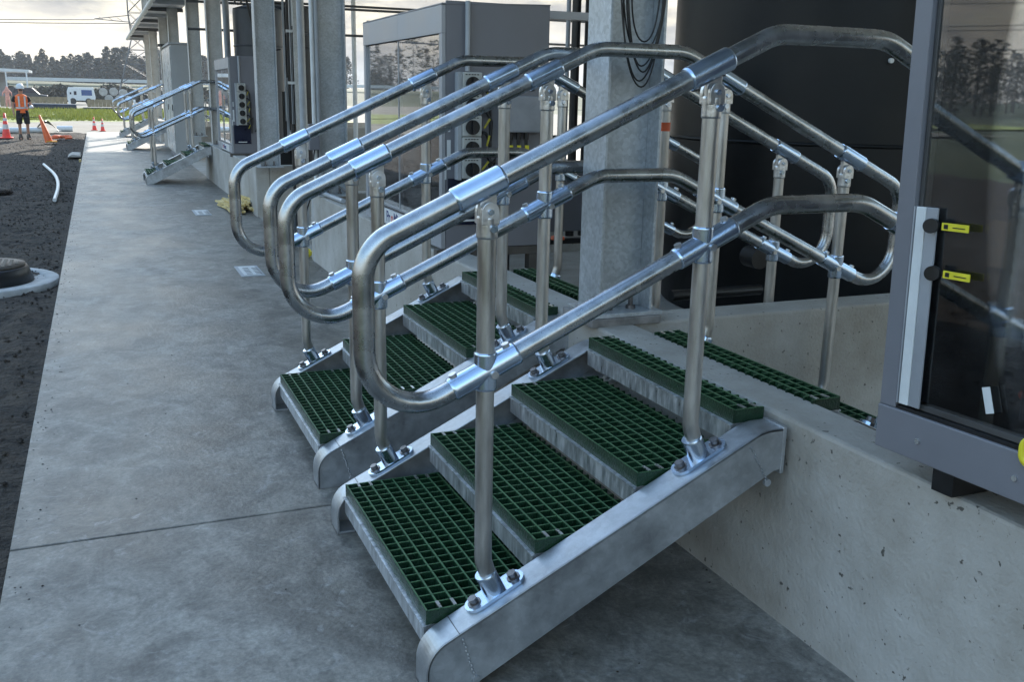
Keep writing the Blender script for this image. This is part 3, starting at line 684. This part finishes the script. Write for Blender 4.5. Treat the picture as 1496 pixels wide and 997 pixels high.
# cable coil on the near column
co = empty('cable_coil', (1.10,1.02,1.66), 'thin dark cable hanging in a loose coil on the big column', 'cable')
for i, (a, b, dx, dz) in enumerate(((.080,.36,0,0),(.074,.33,.006,.02),(.087,.37,-.004,.03),(.068,.27,.004,-.02),(.088,.31,-.003,.06),(.06,.24,.006,.03))):
    P = []
    for k in range(49):
        t = 2*math.pi*k/48; P.append((dx+a*math.cos(t), -.015-.006*math.sin(3*t+i), .12+dz+b*math.sin(t)))
    MB().tube(P, .003, 8).build('cable_loop', m_black, co)
for x, lb in ((1.235,'first'),(1.30,'second')): pass
def ray_xy(px, y):       # world x seen at image column px on the vertical plane y (used only to lay out numbers)
    return -0.63755 + (y+1.99834)*math.tan(0.40154402+math.atan((px-748)/1408.28))
pipe('downpipe', [(ray_xy(829,5.0),5.0,.3),(ray_xy(829,5.0),5.0,4.9)], .035, m_black, 'black vertical pipe left of the big column', 'pipe')
pipe('downpipe', [(ray_xy(848,5.0),5.0,.3),(ray_xy(848,5.0),5.0,4.9)], .040, m_black, 'thicker black vertical pipe touching the big column on its left', 'pipe')
pipe('downpipe', [(ray_xy(818,5.2),5.2,.3),(ray_xy(818,5.2),5.2,4.9)], .018, m_pvc, 'thin grey conduit left of the two black vertical pipes', 'conduit')
tag(MB().box((1.56,2.9,1.79),(1.98,2.96,1.83)).build('bracket_arm', m_cabl), 'grey bracket arm sticking out right of the cabinet top', 'bracket')
pipe('conduit', [(ray_xy(460,5.78),5.78,.6),(ray_xy(460,5.78),5.78,5)], .016, m_white, 'white vertical conduit on the left edge of the wide column behind the handrails', 'conduit')
pipe('conduit', [(ray_xy(466,5.79),5.79,.6),(ray_xy(466,5.79),5.79,5)], .020, m_pvc, 'grey vertical conduit next to the white one on the wide column', 'conduit')
bx = empty('isolator_box', (.86,5.70,.95), 'grey isolator box with amber beacon at the foot of the wide column', 'electrical box')
MB().box((.02,0,0),(.10,.06,.20)).build('box', m_cab, bx, bevel=.004); MB().box((-.035,.0,.10),(.018,.05,.16)).build('beacon', m_orr, bx, bevel=.006)
pipe('cable', [(.92,5.72,.95),(.90,5.70,.82),(.94,5.70,.78),(.95,5.72,.95)], .006, m_black, 'loop of black cable under the isolator box', 'cable', .02)
pipe('conduit_arch', [(.985,6.10,.0),(.985,6.10,.605),(1.02,5.2,.600)], .018, m_pvc, 'grey conduit bending over the end of the wall', 'conduit', .06)
pipe('cable', [(.93,6.28,.35),(.98,6.12,.60),(1.05,5.6,.70),(1.10,5.0,.60)], .006, m_black, 'thin black cable arching over the wall end', 'cable', .15)
pp = empty('service_post', (1.42,9.15,.58), 'pale square post between the blue-grey column and the wide column', 'post')
MB().box((0,0,0),(.125,.10,4.4)).build('shaft', m_colfar, pp, bevel=.004)
MB().box((-.02,.10,0),(.0,.20,4.4)).build('side_rail', m_pvc, pp)
for z in (.35,.9,1.45,2.0): MB().box((-.075,.01,z),(-.001,.04,z+.03)).build('clamp', m_white, pp)
MB().tube([(-.055,.03,.4),(-.055,.03,4.4)], .016, 10).build('black_line', m_black, pp)
MB().tube([(-.10,.03,.5),(-.10,.03,4.4)], .012, 10).build('grey_line', m_pvc, pp)
lp = empty('cable_ladder', (1.16,8.9,.9), 'white cable ladder with black hoses behind the blue-grey column', 'cable ladder')
MB().box((.17,.3,.0),(.21,.33,.65)).build('rail', m_pvc, lp); MB().tube(fillet([(.14,.3,.5),(.14,.3,-.02),(.27,.3,-.02),(.27,.3,1.2)],.05,5), .022, 10).build('hose', m_black, lp)
for k, (px, y, r_, m_, lb) in enumerate(((519,22,.055,m_white,'slim white post far behind, between wide column and dosing cabinet'),(506,26,.03,m_pvc,'thin grey post far behind, right of the wide column'))):
    pipe('far_post', [(ray_xy(px,y),y,0),(ray_xy(px,y),y,5.0)], r_, m_, lb, 'post')
for k, (z, y) in enumerate(((2.87,16.),(2.95,16.3),(2.42,16.))):
    pipe('pipe_run', [(.9,y,z),(9,y,z)], .022, m_steel, ('upper','topmost','lower')[k]+' dark horizontal pipe crossing the sky between the columns', 'pipe')
tr2 = pipe('far_pipe', [(1.35,14.4,.6),(1.35,14.4,3.0),(.9,16,3.15)], .05, m_pvc, 'grey pipe bending over at the top behind the slim column', 'pipe', .35)
for i, (x0, z0, x1, z1) in enumerate(((1.25,3.6,1.9,2.0),(1.3,3.6,1.75,2.1))):
    P = [(x0+(x1-x0)*t, 12.8, z0+(z1-z0)*t-.55*math.sin(math.pi*t)) for t in [k/14 for k in range(15)]]
    MBo = MB().tube(P, .012, 8).build('hanging_cable', m_black); tag(MBo, ('thicker','thinner')[i]+' black cable sagging from above to the dark grey drum tank', 'cable')
# tall cabinet
tc_ = empty('tall_cabinet', (.83,19.3,0), 'tall grey two-door cabinet standing on the path before the sunlit part', 'cabinet')
MB().box((.0,.0,.12),(.50,2.5,2.30)).build('body', m_cabtall, tc_, bevel=.006)
MB().box((-.03,-.02,2.302),(.52,2.52,2.34)).build('top', m_cabtall, tc_, bevel=.004)
for a, b in ((.02,1.24),(1.26,2.48)):
    d = MB().box((-.022,a,.16),(-.002,b,2.26)).build('door', m_cabdoor, tc_, bevel=.004); MB().box((-.035,a+.05,1.0),(-.0225,a+.08,1.12)).build('handle', m_black, d)
MB().box((.05,.05,0),(.45,2.45,.12)).build('plinth', m_cab, tc_)
MB().box((-.12,1.9,2.345),(.22,2.5,2.38)).build('vent_hood', m_black, tc_)
# inside the second bund: red valves, skid
for i, (px, y) in enumerate(((738,4.6),(812,4.2))):
    v = empty('valve', (ray_xy(px,y), y, .40), ('left','right')[i]+' red valve handle low behind the second staircase', 'valve')
    MB().lathe([(.05,0),(.05,.02),(.02,.03)], seg=14).build('handwheel', m_org, v); MB().tube([(0,0,-.4),(0,0,0)], .02, 10).build('stem', m_black, v)
sk = empty('pump_skid', (1.8,4.6,0), 'dark steel pump skid frame low behind the second staircase', 'skid')
MB().box((0,0,.30),(2.6,.05,.34)).build('beam', m_black, sk); MB().box((0,.0,0),(.05,.05,.30)).build('leg', m_black, sk); MB().box((1.2,.0,0),(1.25,.05,.30)).build('leg', m_black, sk)
MB().box((.1,.3,.35),(1.1,.8,.9)).build('housing', m_cab, sk, bevel=.01)
pmp = empty('hose_reel', (2.15,1.75,.3), 'dark round fittings low in front of the black tank', 'pump')
for dx, z in ((.05,.36),): MB().tube([(dx,-.05,z),(dx,.05,z)], .05, 20).build('cover', m_black, pmp); 
MB().tube([(-.4,0,.20),(.1,0,.20)], .025, 14).build('pipe', m_black, pmp)
# recess between the bunds: black pump and yellow-green glove
rp = empty('recess_pump', (1.02,7.2,0), 'dark pump and pipes in the gap between two walls', 'pump')
MB().lathe([(.10,0),(.10,.16),(.07,.2),(.07,.32)], seg=16).build('motor', m_black, rp); MB().tube([(.05,.2,0),(.05,.2,1.1)], .025, 10).build('riser', m_black, rp)
MB().tube([(.16,.3,.0),(.16,.3,2.6)], .03, 10).build('grey_riser', m_pvc, rp)
mb = MB(); mb.lathe([(.02,0),(.045,.02),(.05,.05),(.03,.075),(.01,.08)], (.945,6.32,0), 10); tag(mb.build('rubber_glove', m_yel), 'crumpled yellow-green glove on the path by the wall end', 'glove')
# yellow sticks
ys_ = empty('stick_bundle', (.93,10.05,0), 'bundle of yellow timber sticks lying against the wall', 'timber')
for i in range(46):
    L_ = rnd.uniform(.6,.95); x = -.24+.26*rnd.random()**.8; z = .012+rnd.random()*(.02+.45*(x+.24))
    T_ = Matrix.Translation((x, rnd.uniform(-.10,.28), z)) @ Matrix.Rotation(rnd.uniform(-.05,.22),4,'Z') @ Matrix.Rotation(rnd.uniform(-.03,.03),4,'X')
    MB().box((-.013,-L_/2,0),(.013,L_/2,.022), T_).build('stick', m_ywood, ys_)
# covers set in the path
def pit(x0, y0, x1, y1, label):
    t = empty('drain_cover', (x0,y0,0), label, 'cover'); w_, h_ = x1-x0, y1-y0
    MB().box((0,0,.0005),(w_,h_,.004)).build('frame', m_pvc, t)
    MB().box((.025,.035,.0045),(w_-.025,h_-.035,.007)).build('lid', m_white, t)
    k = MB()
    for i in range(5):
        for j in range(2): k.box((.05+j*.07,.07+i*.065,.0072),(.095+j*.07,.095+i*.065,.0078))
    k.build('slots', m_steel, t)
pit(.295,5.54,.475,6.02,'light square drain cover set in the path near the leftmost bend'); pit(.32,9.6,.50,10.15,'small drain cover farther along the path')

# ------------------------------------------------------------------ manhole, hose, left foreground
mh = empty('manhole', (-1.60,6.12,-.030), 'pale concrete manhole ring with raised iron lid beside the path', 'manhole')
MB().lathe([(.50,-.10),(.60,-.10),(.60,.0),(.59,.006),(.51,.006),(.50,-.01)], seg=64).build('concrete_ring', m_ring, mh)
MB().lathe([(0.001,-.03),(.495,-.03),(.495,-.02),(.001,-.02)], seg=40).build('pit_floor', m_soil, mh)
MB().lathe([(.001,-.02),(.37,-.02),(.335,.09),(.325,.105),(.001,.105)], (.06,0,0), 48).build('iron_collar', m_black, mh)
ld = MB().lathe([(.001,.106),(.315,.106),(.315,.122),(.001,.122)], (.06,0,0), 48).build('iron_lid', m_iron, mh)
k = MB()
for i in range(-6,7):
    for j in range(-6,7):
        if i*i+j*j < 38: k.box((.06+i*.043-.012, j*.043-.012,.1222),(.06+i*.043+.012, j*.043+.012,.1275))
k.build('lid_studs', m_iron, ld)
hp = MB().tube(fillet([(-1.63,18.4,.0),(-1.22,14.6,.02),(-1.22,11.7,.0)],38,24), .024, 12).build('white_hose', m_white); tag(hp, 'bent white plastic pipe lying on the dark soil', 'pipe')
mb = MB().lathe([(.001,0),(.36,0),(.33,.05),(.001,.06)], (-2.15,13.2,-.03), 20); tag(mb.build('soil_cover', m_soil), 'dark flat cover half buried at the left edge', 'cover')
tag(MB().box((-1.035,19.3,-.02),(-.995,19.42,.03)).build('survey_peg', m_ywood), 'short wooden peg at the path edge', 'peg')

# ------------------------------------------------------------------ traffic cones, person, yard clutter
def make_cone(h=.72):
    c = empty('traffic_cone'); 
    MB().box((-.17,-.17,0),(.17,.17,.03)).build('base', m_red, c, bevel=.01)
    r = lambda z: .12-.095*z/h
    MB().lathe([(r(.03),.03),(r(h),h),(.001,h)], seg=22).build('body', m_red, c)
    for a, b in ((.36*h,.55*h),(.68*h,.80*h)): MB().lathe([(r(a)+.003,a),(r(b)+.003,b)], seg=22).build('stripe', m_silver, c)
    return c
cn = make_cone(); cn.location = (-3.11,30.2,-.03); tag(cn, 'tall red traffic cone at the left edge beside the worker', 'traffic cone', 'traffic cones')
for x, y, s, lb in ((-.75,36.7,.66,'left one of the two small cones at the end of the path'),(-.48,36.0,.60,'right one of the two small cones at the end of the path'),(-3.5,27.0,.5,'red cone tip low at the left edge')):
    c = copy_tree(cn); c.location = (x,y,-.03); c.scale = (s,s,s); tag(c, lb, 'traffic cone', 'traffic cones')
fc = empty('leaning_cone', (-1.88,27.3,0), 'slender orange marker leaning left, right of the worker', 'marker')
MB().lathe([(.10,.0),(.025,.72),(.001,.73)], seg=18, M=Matrix.Rotation(R(-14),4,'Y')).build('body', m_org, fc); MB().box((-.06,-.12,0),(.2,.12,.03)).build('base', m_orr, fc)
# worker
def skinned(name, chains, m, parent, sub=1):
    vs, es, rs = [], [], []
    idx = {}
    def vid(p, r):
        k = tuple(round(c,4) for c in p)
        if k not in idx: idx[k] = len(vs); vs.append(p); rs.append(r)
        return idx[k]
    for ch in chains:
        prev = None
        for p, r in ch:
            i = vid(p, r)
            if prev is not None and prev != i: es.append((prev,i))
            prev = i
    me = bpy.data.meshes.new(name); me.from_pydata(vs, es, []); me.materials.append(m)
    o = bpy.data.objects.new(name, me); COL.objects.link(o); o.parent = parent
    sk = o.modifiers.new('s','SKIN'); 
    for i, v in enumerate(me.skin_vertices[0].data): v.radius = (rs[i], rs[i]); v.use_root = (i == 0)
    sk.use_smooth_shade = True
    sb = o.modifiers.new('u','SUBSURF'); sb.levels = sub; sb.render_levels = sub
    return o
pe = empty('person', (-2.56,29.0,-.02), 'worker in orange hi-vis vest, black shorts and white helmet', 'person', rz=R(12))
k_ = 1.47/1.75
S_ = lambda x,y,z: (x*k_, y*k_, z*k_)
hip=(0,0,.93); 
body = [[(S_(0,0,.95),.12),(S_(0,0,1.15),.125),(S_(0,0,1.38),.12),(S_(0,-.01,1.48),.055),(S_(0,-.02,1.56),.075),(S_(0,-.02,1.66),.085),(S_(0,-.02,1.72),.06)]]
for s in (-1,1):
    body.append([(S_(0,0,.95),.12),(S_(.10*s,0,.85),.085),(S_(.12*s,-.02,.5),.055),(S_(.12*s,.01,.28),.05),(S_(.125*s,.02,.09),.034),(S_(.13*s,-.05,.04),.035),(S_(.13*s,-.15,.03),.025)])
body.append([(S_(0,0,1.38),.12),(S_(-.2,0,1.38),.055),(S_(-.27,.02,1.12),.042),(S_(-.27,-.06,.90),.032),(S_(-.27,-.09,.84),.028),(S_(-.27,-.12,.78),.012)])
body.append([(S_(-.27,-.09,.84),.028),(S_(-.25,-.12,.80),.010)])
body.append([(S_(0,0,1.38),.12),(S_(.2,0,1.38),.055),(S_(.29,.0,1.14),.042),(S_(.22,-.20,1.06),.032),(S_(.18,-.26,1.06),.026),(S_(.15,-.31,1.05),.011)])
body.append([(S_(.18,-.26,1.06),.026),(S_(.19,-.30,1.08),.010)])
body = [[(p, r*k_) for p,r in c] for c in body]
skinned('body', body, m_skin, pe, 2)
def loft(rings, seg=24):
    mb = MB(); vs = []
    for (z, rx, ry, cx, cy_) in rings:
        for k in range(seg):
            a = 2*math.pi*k/seg; vs.append((k_*(cx+rx*math.cos(a)), k_*(cy_+ry*math.sin(a)), z*k_))
    n = len(rings); mb.add(vs, [(i*seg+k, i*seg+(k+1)%seg, (i+1)*seg+(k+1)%seg, (i+1)*seg+k) for i in range(n-1) for k in range(seg)], True); return mb
loft([(.88,.19,.14,0,0),(.95,.185,.14,0,0),(1.15,.18,.135,0,0),(1.32,.215,.14,0,0),(1.43,.19,.12,0,0),(1.49,.08,.08,0,0)]).build('vest', m_vest, pe)
loft([(1.02,.188,.143,0,0),(1.07,.186,.142,0,0)]).build('reflective_band', m_silver, pe)
for s in (-1,1):
    MB().box((k_*(.09*s-.025),-.130*1.0,1.08*k_),(k_*(.09*s+.025),-.112,1.42*k_)).build('reflective_strip', m_silver, pe)
    loft([(.52,.085,.09,.12*s,-.01),(.7,.10,.11,.11*s,0),(.9,.11,.125,.085*s,0),(.97,.10,.13,.08*s,0)]).build('shorts_leg', m_cloth, pe)
    skinned('sleeve', [[(S_(.15*s,0,1.41),.06),(S_(.21*s,0,1.36),.062),(S_((.255 if s>0 else .245)*s,.01,1.22),.058)]], m_cloth, pe, 1)
    MB().lathe([(.001,0),(.05,0),(.06,.06),(.045,.12),(.04,.16)], (.125*s*k_,-.02,0), 14).build('boot', m_brown, pe)
MB().lathe([(.125*k_,0),(.128*k_,.03),(.115*k_,.09),(.07*k_,.135),(.001,.15)], (0,-.02,1.66*k_), 20).build('helmet', m_white, pe)
MB().box((-.07,-.15,1.665*k_),(.07,-.08,1.68*k_)).build('helmet_peak', m_white, pe)
MB().box((-.045,-.098,1.60*k_),(.045,-.088,1.635*k_)).build('glasses', m_black, pe)
fcx = MB(); fcx.lathe([(.001,0),(.012,.005),(.008,.03),(.001,.035)], (0,-.095,1.575*k_), 8); fcx.build('nose', m_skin, pe)
tag(MB().lathe([(.001,0),(.05,.01),(.06,.05),(.03,.09),(.001,.1)], (-2.30,28.72,.84), 12).build('white_bag', m_white), 'small white bag held at the side of the worker', 'bag')
# second distant figure in pink-orange at far left
# clutter
tag(MB().tube([(-4.4,34.4,.03),(-2.3,34.5,.05)], .09, 16).build('white_pipe', m_white), 'white drain pipe lying behind the worker', 'pipe')
tag(MB().tube([(-1.95,35.8,.05),(-1.45,35.8,.05)], .10, 16).build('white_pipe', m_white), 'short white pipe end right of the black tarpaulin', 'pipe')
ta = MB(); n_ = 8; vs = []
for j in range(n_+1):
    for i in range(n_+1): vs.append((-2.5+i*.09, 34.3+j*.07, .02+.34*math.sin(math.pi*min(1,(i+1)/n_))*(1-.3*j/n_)+rnd.uniform(-.02,.03)))
ta.add(vs, [(j*(n_+1)+i,j*(n_+1)+i+1,(j+1)*(n_+1)+i+1,(j+1)*(n_+1)+i) for j in range(n_) for i in range(n_)]); tag(ta.build('tarpaulin', m_black), 'crumpled black tarpaulin behind the leaning orange marker', 'tarpaulin')
om = MB()
for i in range(16): 
    T_ = Matrix.Translation((-1.62+rnd.uniform(-.2,.25), 29.0+rnd.uniform(-.4,.4), .03+rnd.random()*.05)) @ Matrix.Rotation(rnd.uniform(0,3),4,'Z') @ Matrix.Rotation(rnd.uniform(-.5,.5),4,'X')
    om.box((-.1,-.03,-.02),(.1,.03,.03), T_)
tag(om.build('barrier_mesh', m_org, bevel=.008), 'heap of orange barrier mesh on the soil right of the worker', 'barrier')
tag(MB().tube([(-9,28.2,.72),(-1.8,27.9,.62)], .008, 6).build('rope', m_black), 'thin dark rope strung across in front of the worker', 'rope')
tag(MB().tube([(-5.4,66.5,.25),(-1.8,66.9,.22)], .28, 20).build('black_pipe', m_black), 'long black pipe on the grass strip behind the worker', 'pipe')
tag(MB().tube([(-1.4,67,.15),(3.4,67.5,.15)], .16, 16).build('black_pipe', m_black), 'thinner black pipe right of the long one on the grass', 'pipe')
for i, (x0, x1, y, h, lb) in enumerate(((-7.5,-2.6,85,.80,'long timber crate wall left of the caravan'),(-1.3,2.4,89,.62,'timber crate wall right of the caravan'))):
    t = empty('timber_crate', (x0,y,0), lb, 'crate')
    nb = int((x1-x0)/.3)
    for j in range(nb): MB().box((j*.3,0,0),(j*.3+.285,.06,h)).build('board', m_timber, t)
    MB().box((x1-x0-.05,-.08,-.05),(x1-x0+.12,.0,h+.05)).build('end_post', m_white, t)
cv = empty('caravan', (-3.15,104,0), 'small white caravan with a blue window in the distance', 'caravan')
MB().prism([(0,.35),(2.5,.35),(2.55,.7),(2.4,1.62),(.15,1.62),(0,1.2)], 0, 1.9).build('body', m_white, cv, bevel=.05)
MB().box((1.3,-.02,.85),(2.25,-.001,1.38)).build('window', m_blueg, cv); MB().box((.62,-.02,.9),(.86,-.001,1.25)).build('window', m_navy, cv); MB().box((.25,-.02,.95),(.40,-.001,1.15)).build('window', m_navy, cv)
for x in (.5,1.9): MB().tube([(x,-.03,.3),(x,.2,.3)], .3, 20).build('wheel', m_black, cv)
for i, (x, z) in enumerate(((.25,1.2),(1.35,1.25),(2.35,1.1),(.8,.45),(1.9,.4),(2.9,.35))):
    o = empty('concrete_pipe', (.0+x,119,z), ['upper left','upper middle','upper right','lower left','lower middle','lower right'][i]+' concrete pipe of the stack behind the caravan', 'pipe', 'stacked concrete pipes')
    a = MB(); seg = 20
    for r0, y0, y1 in ((.45,0,2.4),(.36,0,2.4)): a.tube([(0,y0,0),(0,y1,0)], r0, seg, caps=False)
    a.build('pipe_wall', m_pvc, o); MB().lathe([(.36,0),(.45,0),(.45,.01),(.36,.01)], seg=20, M=Matrix.Rotation(R(90),4,'X')).build('pipe_rim', m_wall, o); MB().tube([(0,1.0,0),(0,1.05,0)], .36, seg).build('pipe_dark', m_black, o)
sh = empty('open_shed', (-16,106,0), 'long low shed with white roof at the far left', 'shed')
MB().prism([(0,3.0),(9.6,2.95),(9.6,3.2),(0,3.5)], 0, 6).build('roof', m_roof, sh)
MB().box((0,3,0),(7.4,3.2,2.9)).build('back_wall', m_shed, sh)
for x in (9.3,7.5): MB().box((x,0,0),(x+.12,.12,2.96)).build('post', m_white, sh)
for j in range(5): MB().box((0,2.97,.4+.5*j),(7.4,2.995,.44+.5*j)).build('wall_rib', m_cabl, sh)
for i, (x, lb) in enumerate(((-13.4,'dark parked car under the left of the shed'),(-8.6,'dark parked car just behind the helmet of the worker'))):
    c = empty('parked_car', (x,104.5,0), lb, 'car')
    MB().prism([(0,.3),(3.6,.3),(3.7,.8),(3.0,.9),(2.4,1.5),(.6,1.5),(.05,.95)], 0, 1.7).build('body', m_tank2, c, bevel=.05)
    MB().prism([(.75,1.0),(2.7,1.0),(2.3,1.42),(.85,1.42)], -.01, -.002).build('window', m_navy, c)
    for wx_ in (.7,2.8): MB().tube([(wx_,-.04,.32),(wx_,.15,.32)], .32, 18).build('wheel', m_black, c)
# second worker far left
p2 = empty('person', (-6.6,80,0), 'distant figure in pale pink clothing at the left edge', 'person')
skinned('body', [[((0,0,.8),.14),((0,0,1.2),.15),((0,0,1.42),.07),((0,0,1.55),.1)],[((0,0,.8),.14),((.1,0,.4),.08),((.1,0,.03),.05)],[((0,0,.8),.14),((-.1,0,.4),.08),((-.1,0,.03),.05)],[((0,0,1.2),.15),((.28,0,1.1),.06),((.3,-.1,.85),.04)],[((0,0,1.2),.15),((-.28,0,1.1),.06),((-.3,-.1,.85),.04)]], mat('pink_cloth',(.6,.28,.22),.8), p2)

# ------------------------------------------------------------------ grass, banks, trees, pylon
mb = MB()
def gh(x, y): 
    t = max(0, 1-abs(y-60)/12); return -.05+.18*t**.6
sheet('grass_bank', -60, 12, 46, 72, 0, m_turf, 60, 30, lambda x,y: gh(x,y)+mnoise.noise(Vector((x*.4,y*.4,0)))*.05)
for _ in range(16000):
    x = rnd.uniform(-9,7); y = rnd.uniform(48.5,71); h = rnd.uniform(.08,.26)*(1+.6*mnoise.noise(Vector((x*.5,y*.5,2)))); z = gh(x,y)-.03; a = rnd.uniform(0,6.28); wv = .05
    dx, dy = math.cos(a)*wv, math.sin(a)*wv; lx, ly = rnd.uniform(-.06,.06), rnd.uniform(-.06,.06)
    mb.add([(x-dx,y-dy,z),(x+dx,y+dy,z),(x+lx,y+ly,z+h)], [(0,1,2)])
tag(mb.build('long_grass', m_grass, fixn=False), 'bright green grass strip behind the worker', 'grass', kind='stuff')
def bank(x, y):
    t = min(1, max(0, (y-132)/22)); return 2.35*t*t*(3-2*t) + mnoise.noise(Vector((x*.05,y*.05,0)))*.5*t
sheet('embankment', -420, 300, 128, 330, -.1, m_field, 120, 34, bank)
mb = MB(); mb.box((-60,150.0,2.5),(60,150.3,2.95)); tag(mb.build('road_barrier', m_roof), 'long pale barrier line along the embankment before the trees', 'barrier')
hd = MB()
for _ in range(13000):
    x = rnd.uniform(-30,16); y = rnd.uniform(131,138); z = rnd.uniform(0,1.6+mnoise.noise(Vector((x*.3,0,0)))); s = rnd.uniform(.15,.45); v = [Vector((rnd.uniform(-s,s),rnd.uniform(-s,s),rnd.uniform(-s,s)))+Vector((x,y,z)) for _ in range(3)]; hd.add(v, [(0,1,2)])
tag(hd.build('scrub', m_bank, fixn=False), 'brown-green scrub at the foot of the embankment', 'scrub', kind='stuff')
def conifer(mb, tb, x, y, z, h, kind, n=260):
    tb.tube([(x,y,z-1),(x,y,z+h*.9)], [h*.020,h*.005], 5, caps=False)
    cr_ = h*rnd.uniform(.22,.34)
    lean = rnd.uniform(-.03,.03)
    for i in range(n):
        t = rnd.random()**.85; zz = z+h*(.10+.92*t); rr_ = cr_*(1-t)**.7*(.6+.5*mnoise.noise(Vector((x,zz*.5,y*.1)))+.35) if kind else cr_*(math.sin(math.pi*min(1,.15+.85*t)))**.6*1.25
        a = rnd.uniform(0,6.283); q = rr_*math.sqrt(rnd.random()); c = Vector((x+q*math.cos(a)+lean*h*t, y+q*math.sin(a), zz)); s = h*rnd.uniform(.03,.075)
        mb.add([c+Vector((rnd.uniform(-s,s),rnd.uniform(-s,s),rnd.uniform(-.5*s,.8*s))) for _ in range(3)], [(0,1,2)])
mb = MB(); tb = MB()
for i in range(280):
    x = -60+i*.46+rnd.uniform(-.6,.6) if i < 240 else rnd.uniform(-50,60); y = rnd.uniform(205,240)
    h = 6.3+rnd.uniform(-1.0,1.9)+1.2*mnoise.noise(Vector((x*.06,0,0)))
    if x < -38: h *= .72
    conifer(mb, tb, x, y, 1.6, h*.92, i%3, 750)
for i in range(420):                  # the wood carries on round the left of the site and over a low hill
    a = R(rnd.uniform(235,352)); D_ = rnd.uniform(150,270)
    x, y = math.sin(a)*D_, math.cos(a)*D_
    if y > 100 and x > -50: continue
    conifer(mb, tb, x, y, -.3+(D_-150)*.03, rnd.uniform(7,12), i%2)
tag(mb.build('pine_wood', m_leaf, fixn=False), 'hazy pine wood along the horizon', 'wood', kind='stuff')
tag(tb.build('pine_trunks', m_trunk, fixn=False), 'trunks of the pine wood along the horizon', 'wood', kind='stuff')
# lattice pylon
py = empty('lattice_pylon', (4.6,128,0), 'lattice power pylon rising behind the farthest columns', 'pylon')
leg = [(2.9,-.2),(.62,7.6),(.85,10.5),(.6,26)]
fr = MB()
def lw(z):
    for (a,za),(b,zb) in zip(leg, leg[1:]):
        if za <= z <= zb: return a+(b-a)*(z-za)/(zb-za)
    return leg[-1][0]
zs = [-.2,2.3,4.5,6.2,7.6,9,10.5,12.2,14,16,18,20,22,24,26]
corner = lambda k, z: Vector((lw(z)*(1 if k in (0,1) else -1), lw(z)*(1 if k in (0,3) else -1), z))
for k in range(4):
    for a, b in zip(zs, zs[1:]):
        fr.tube([corner(k,a), corner(k,b)], .055, 5)
        fr.tube([corner(k,a), corner((k+1)%4,b)], .035, 4); fr.tube([corner((k+1)%4,a), corner(k,b)], .035, 4)
        fr.tube([corner(k,b), corner((k+1)%4,b)], .03, 4)
fr.build('tower_frame', m_steel, py)
for z in (9.6,12.4,15.5):
    ar = MB()
    for s in (-1,1):
        ar.tube([(s*.6,0,z+.6),(s*4.6,0,z)], .05, 5); ar.tube([(s*.6,0,z-.2),(s*4.6,0,z)], .05, 5)
        for q in (1.5,2.5,3.5): ar.tube([(s*q,0,z-.1),(s*(q+.6),0,z+.25)], .03, 4)
    ar.build('cross_arm', m_steel, py)
n_ = 0
for z, lb in ((9.6,'lowest'),(12.4,'middle'),(15.5,'upper')):
    for s in (-1,1):
        P = []
        for k in range(31):
            t = k/30; x = 4.6+s*4.6+(-150)*t; y = 128-60*t; P.append((x, y, z-.1-9*4*t*(1-t)*.35+t*1.5))
        o = MB().tube(P, .045, 5).build('power_line', m_steel); tag(o, lb+(' left' if s < 0 else ' right')+' power line sagging across the sky from the pylon', 'power line', 'power lines in the sky')

# ------------------------------------------------------------------ layout units to metres
for o in list(scn.objects):
    if o.parent is None and o.type in ('MESH','EMPTY'):
        o.location = o.location*U; o.scale = o.scale*U

# ------------------------------------------------------------------ thin air haze over the whole site
hm = bpy.data.materials.new('haze'); hm.use_nodes = True; n = hm.node_tree.nodes; n.remove(n['Principled BSDF'])
pv = n.new('ShaderNodeVolumePrincipled'); pv.inputs['Color'].default_value = (.92,.94,.97,1); pv.inputs['Density'].default_value = .00045; pv.inputs['Anisotropy'].default_value = 0
hm.node_tree.links.new(pv.outputs[0], n['Material Output'].inputs['Volume'])
hz_o = MB().box((-1100,-300,-1.5),(1100,1800,42)).build('haze', hm); hz_o['kind'] = 'stuff'
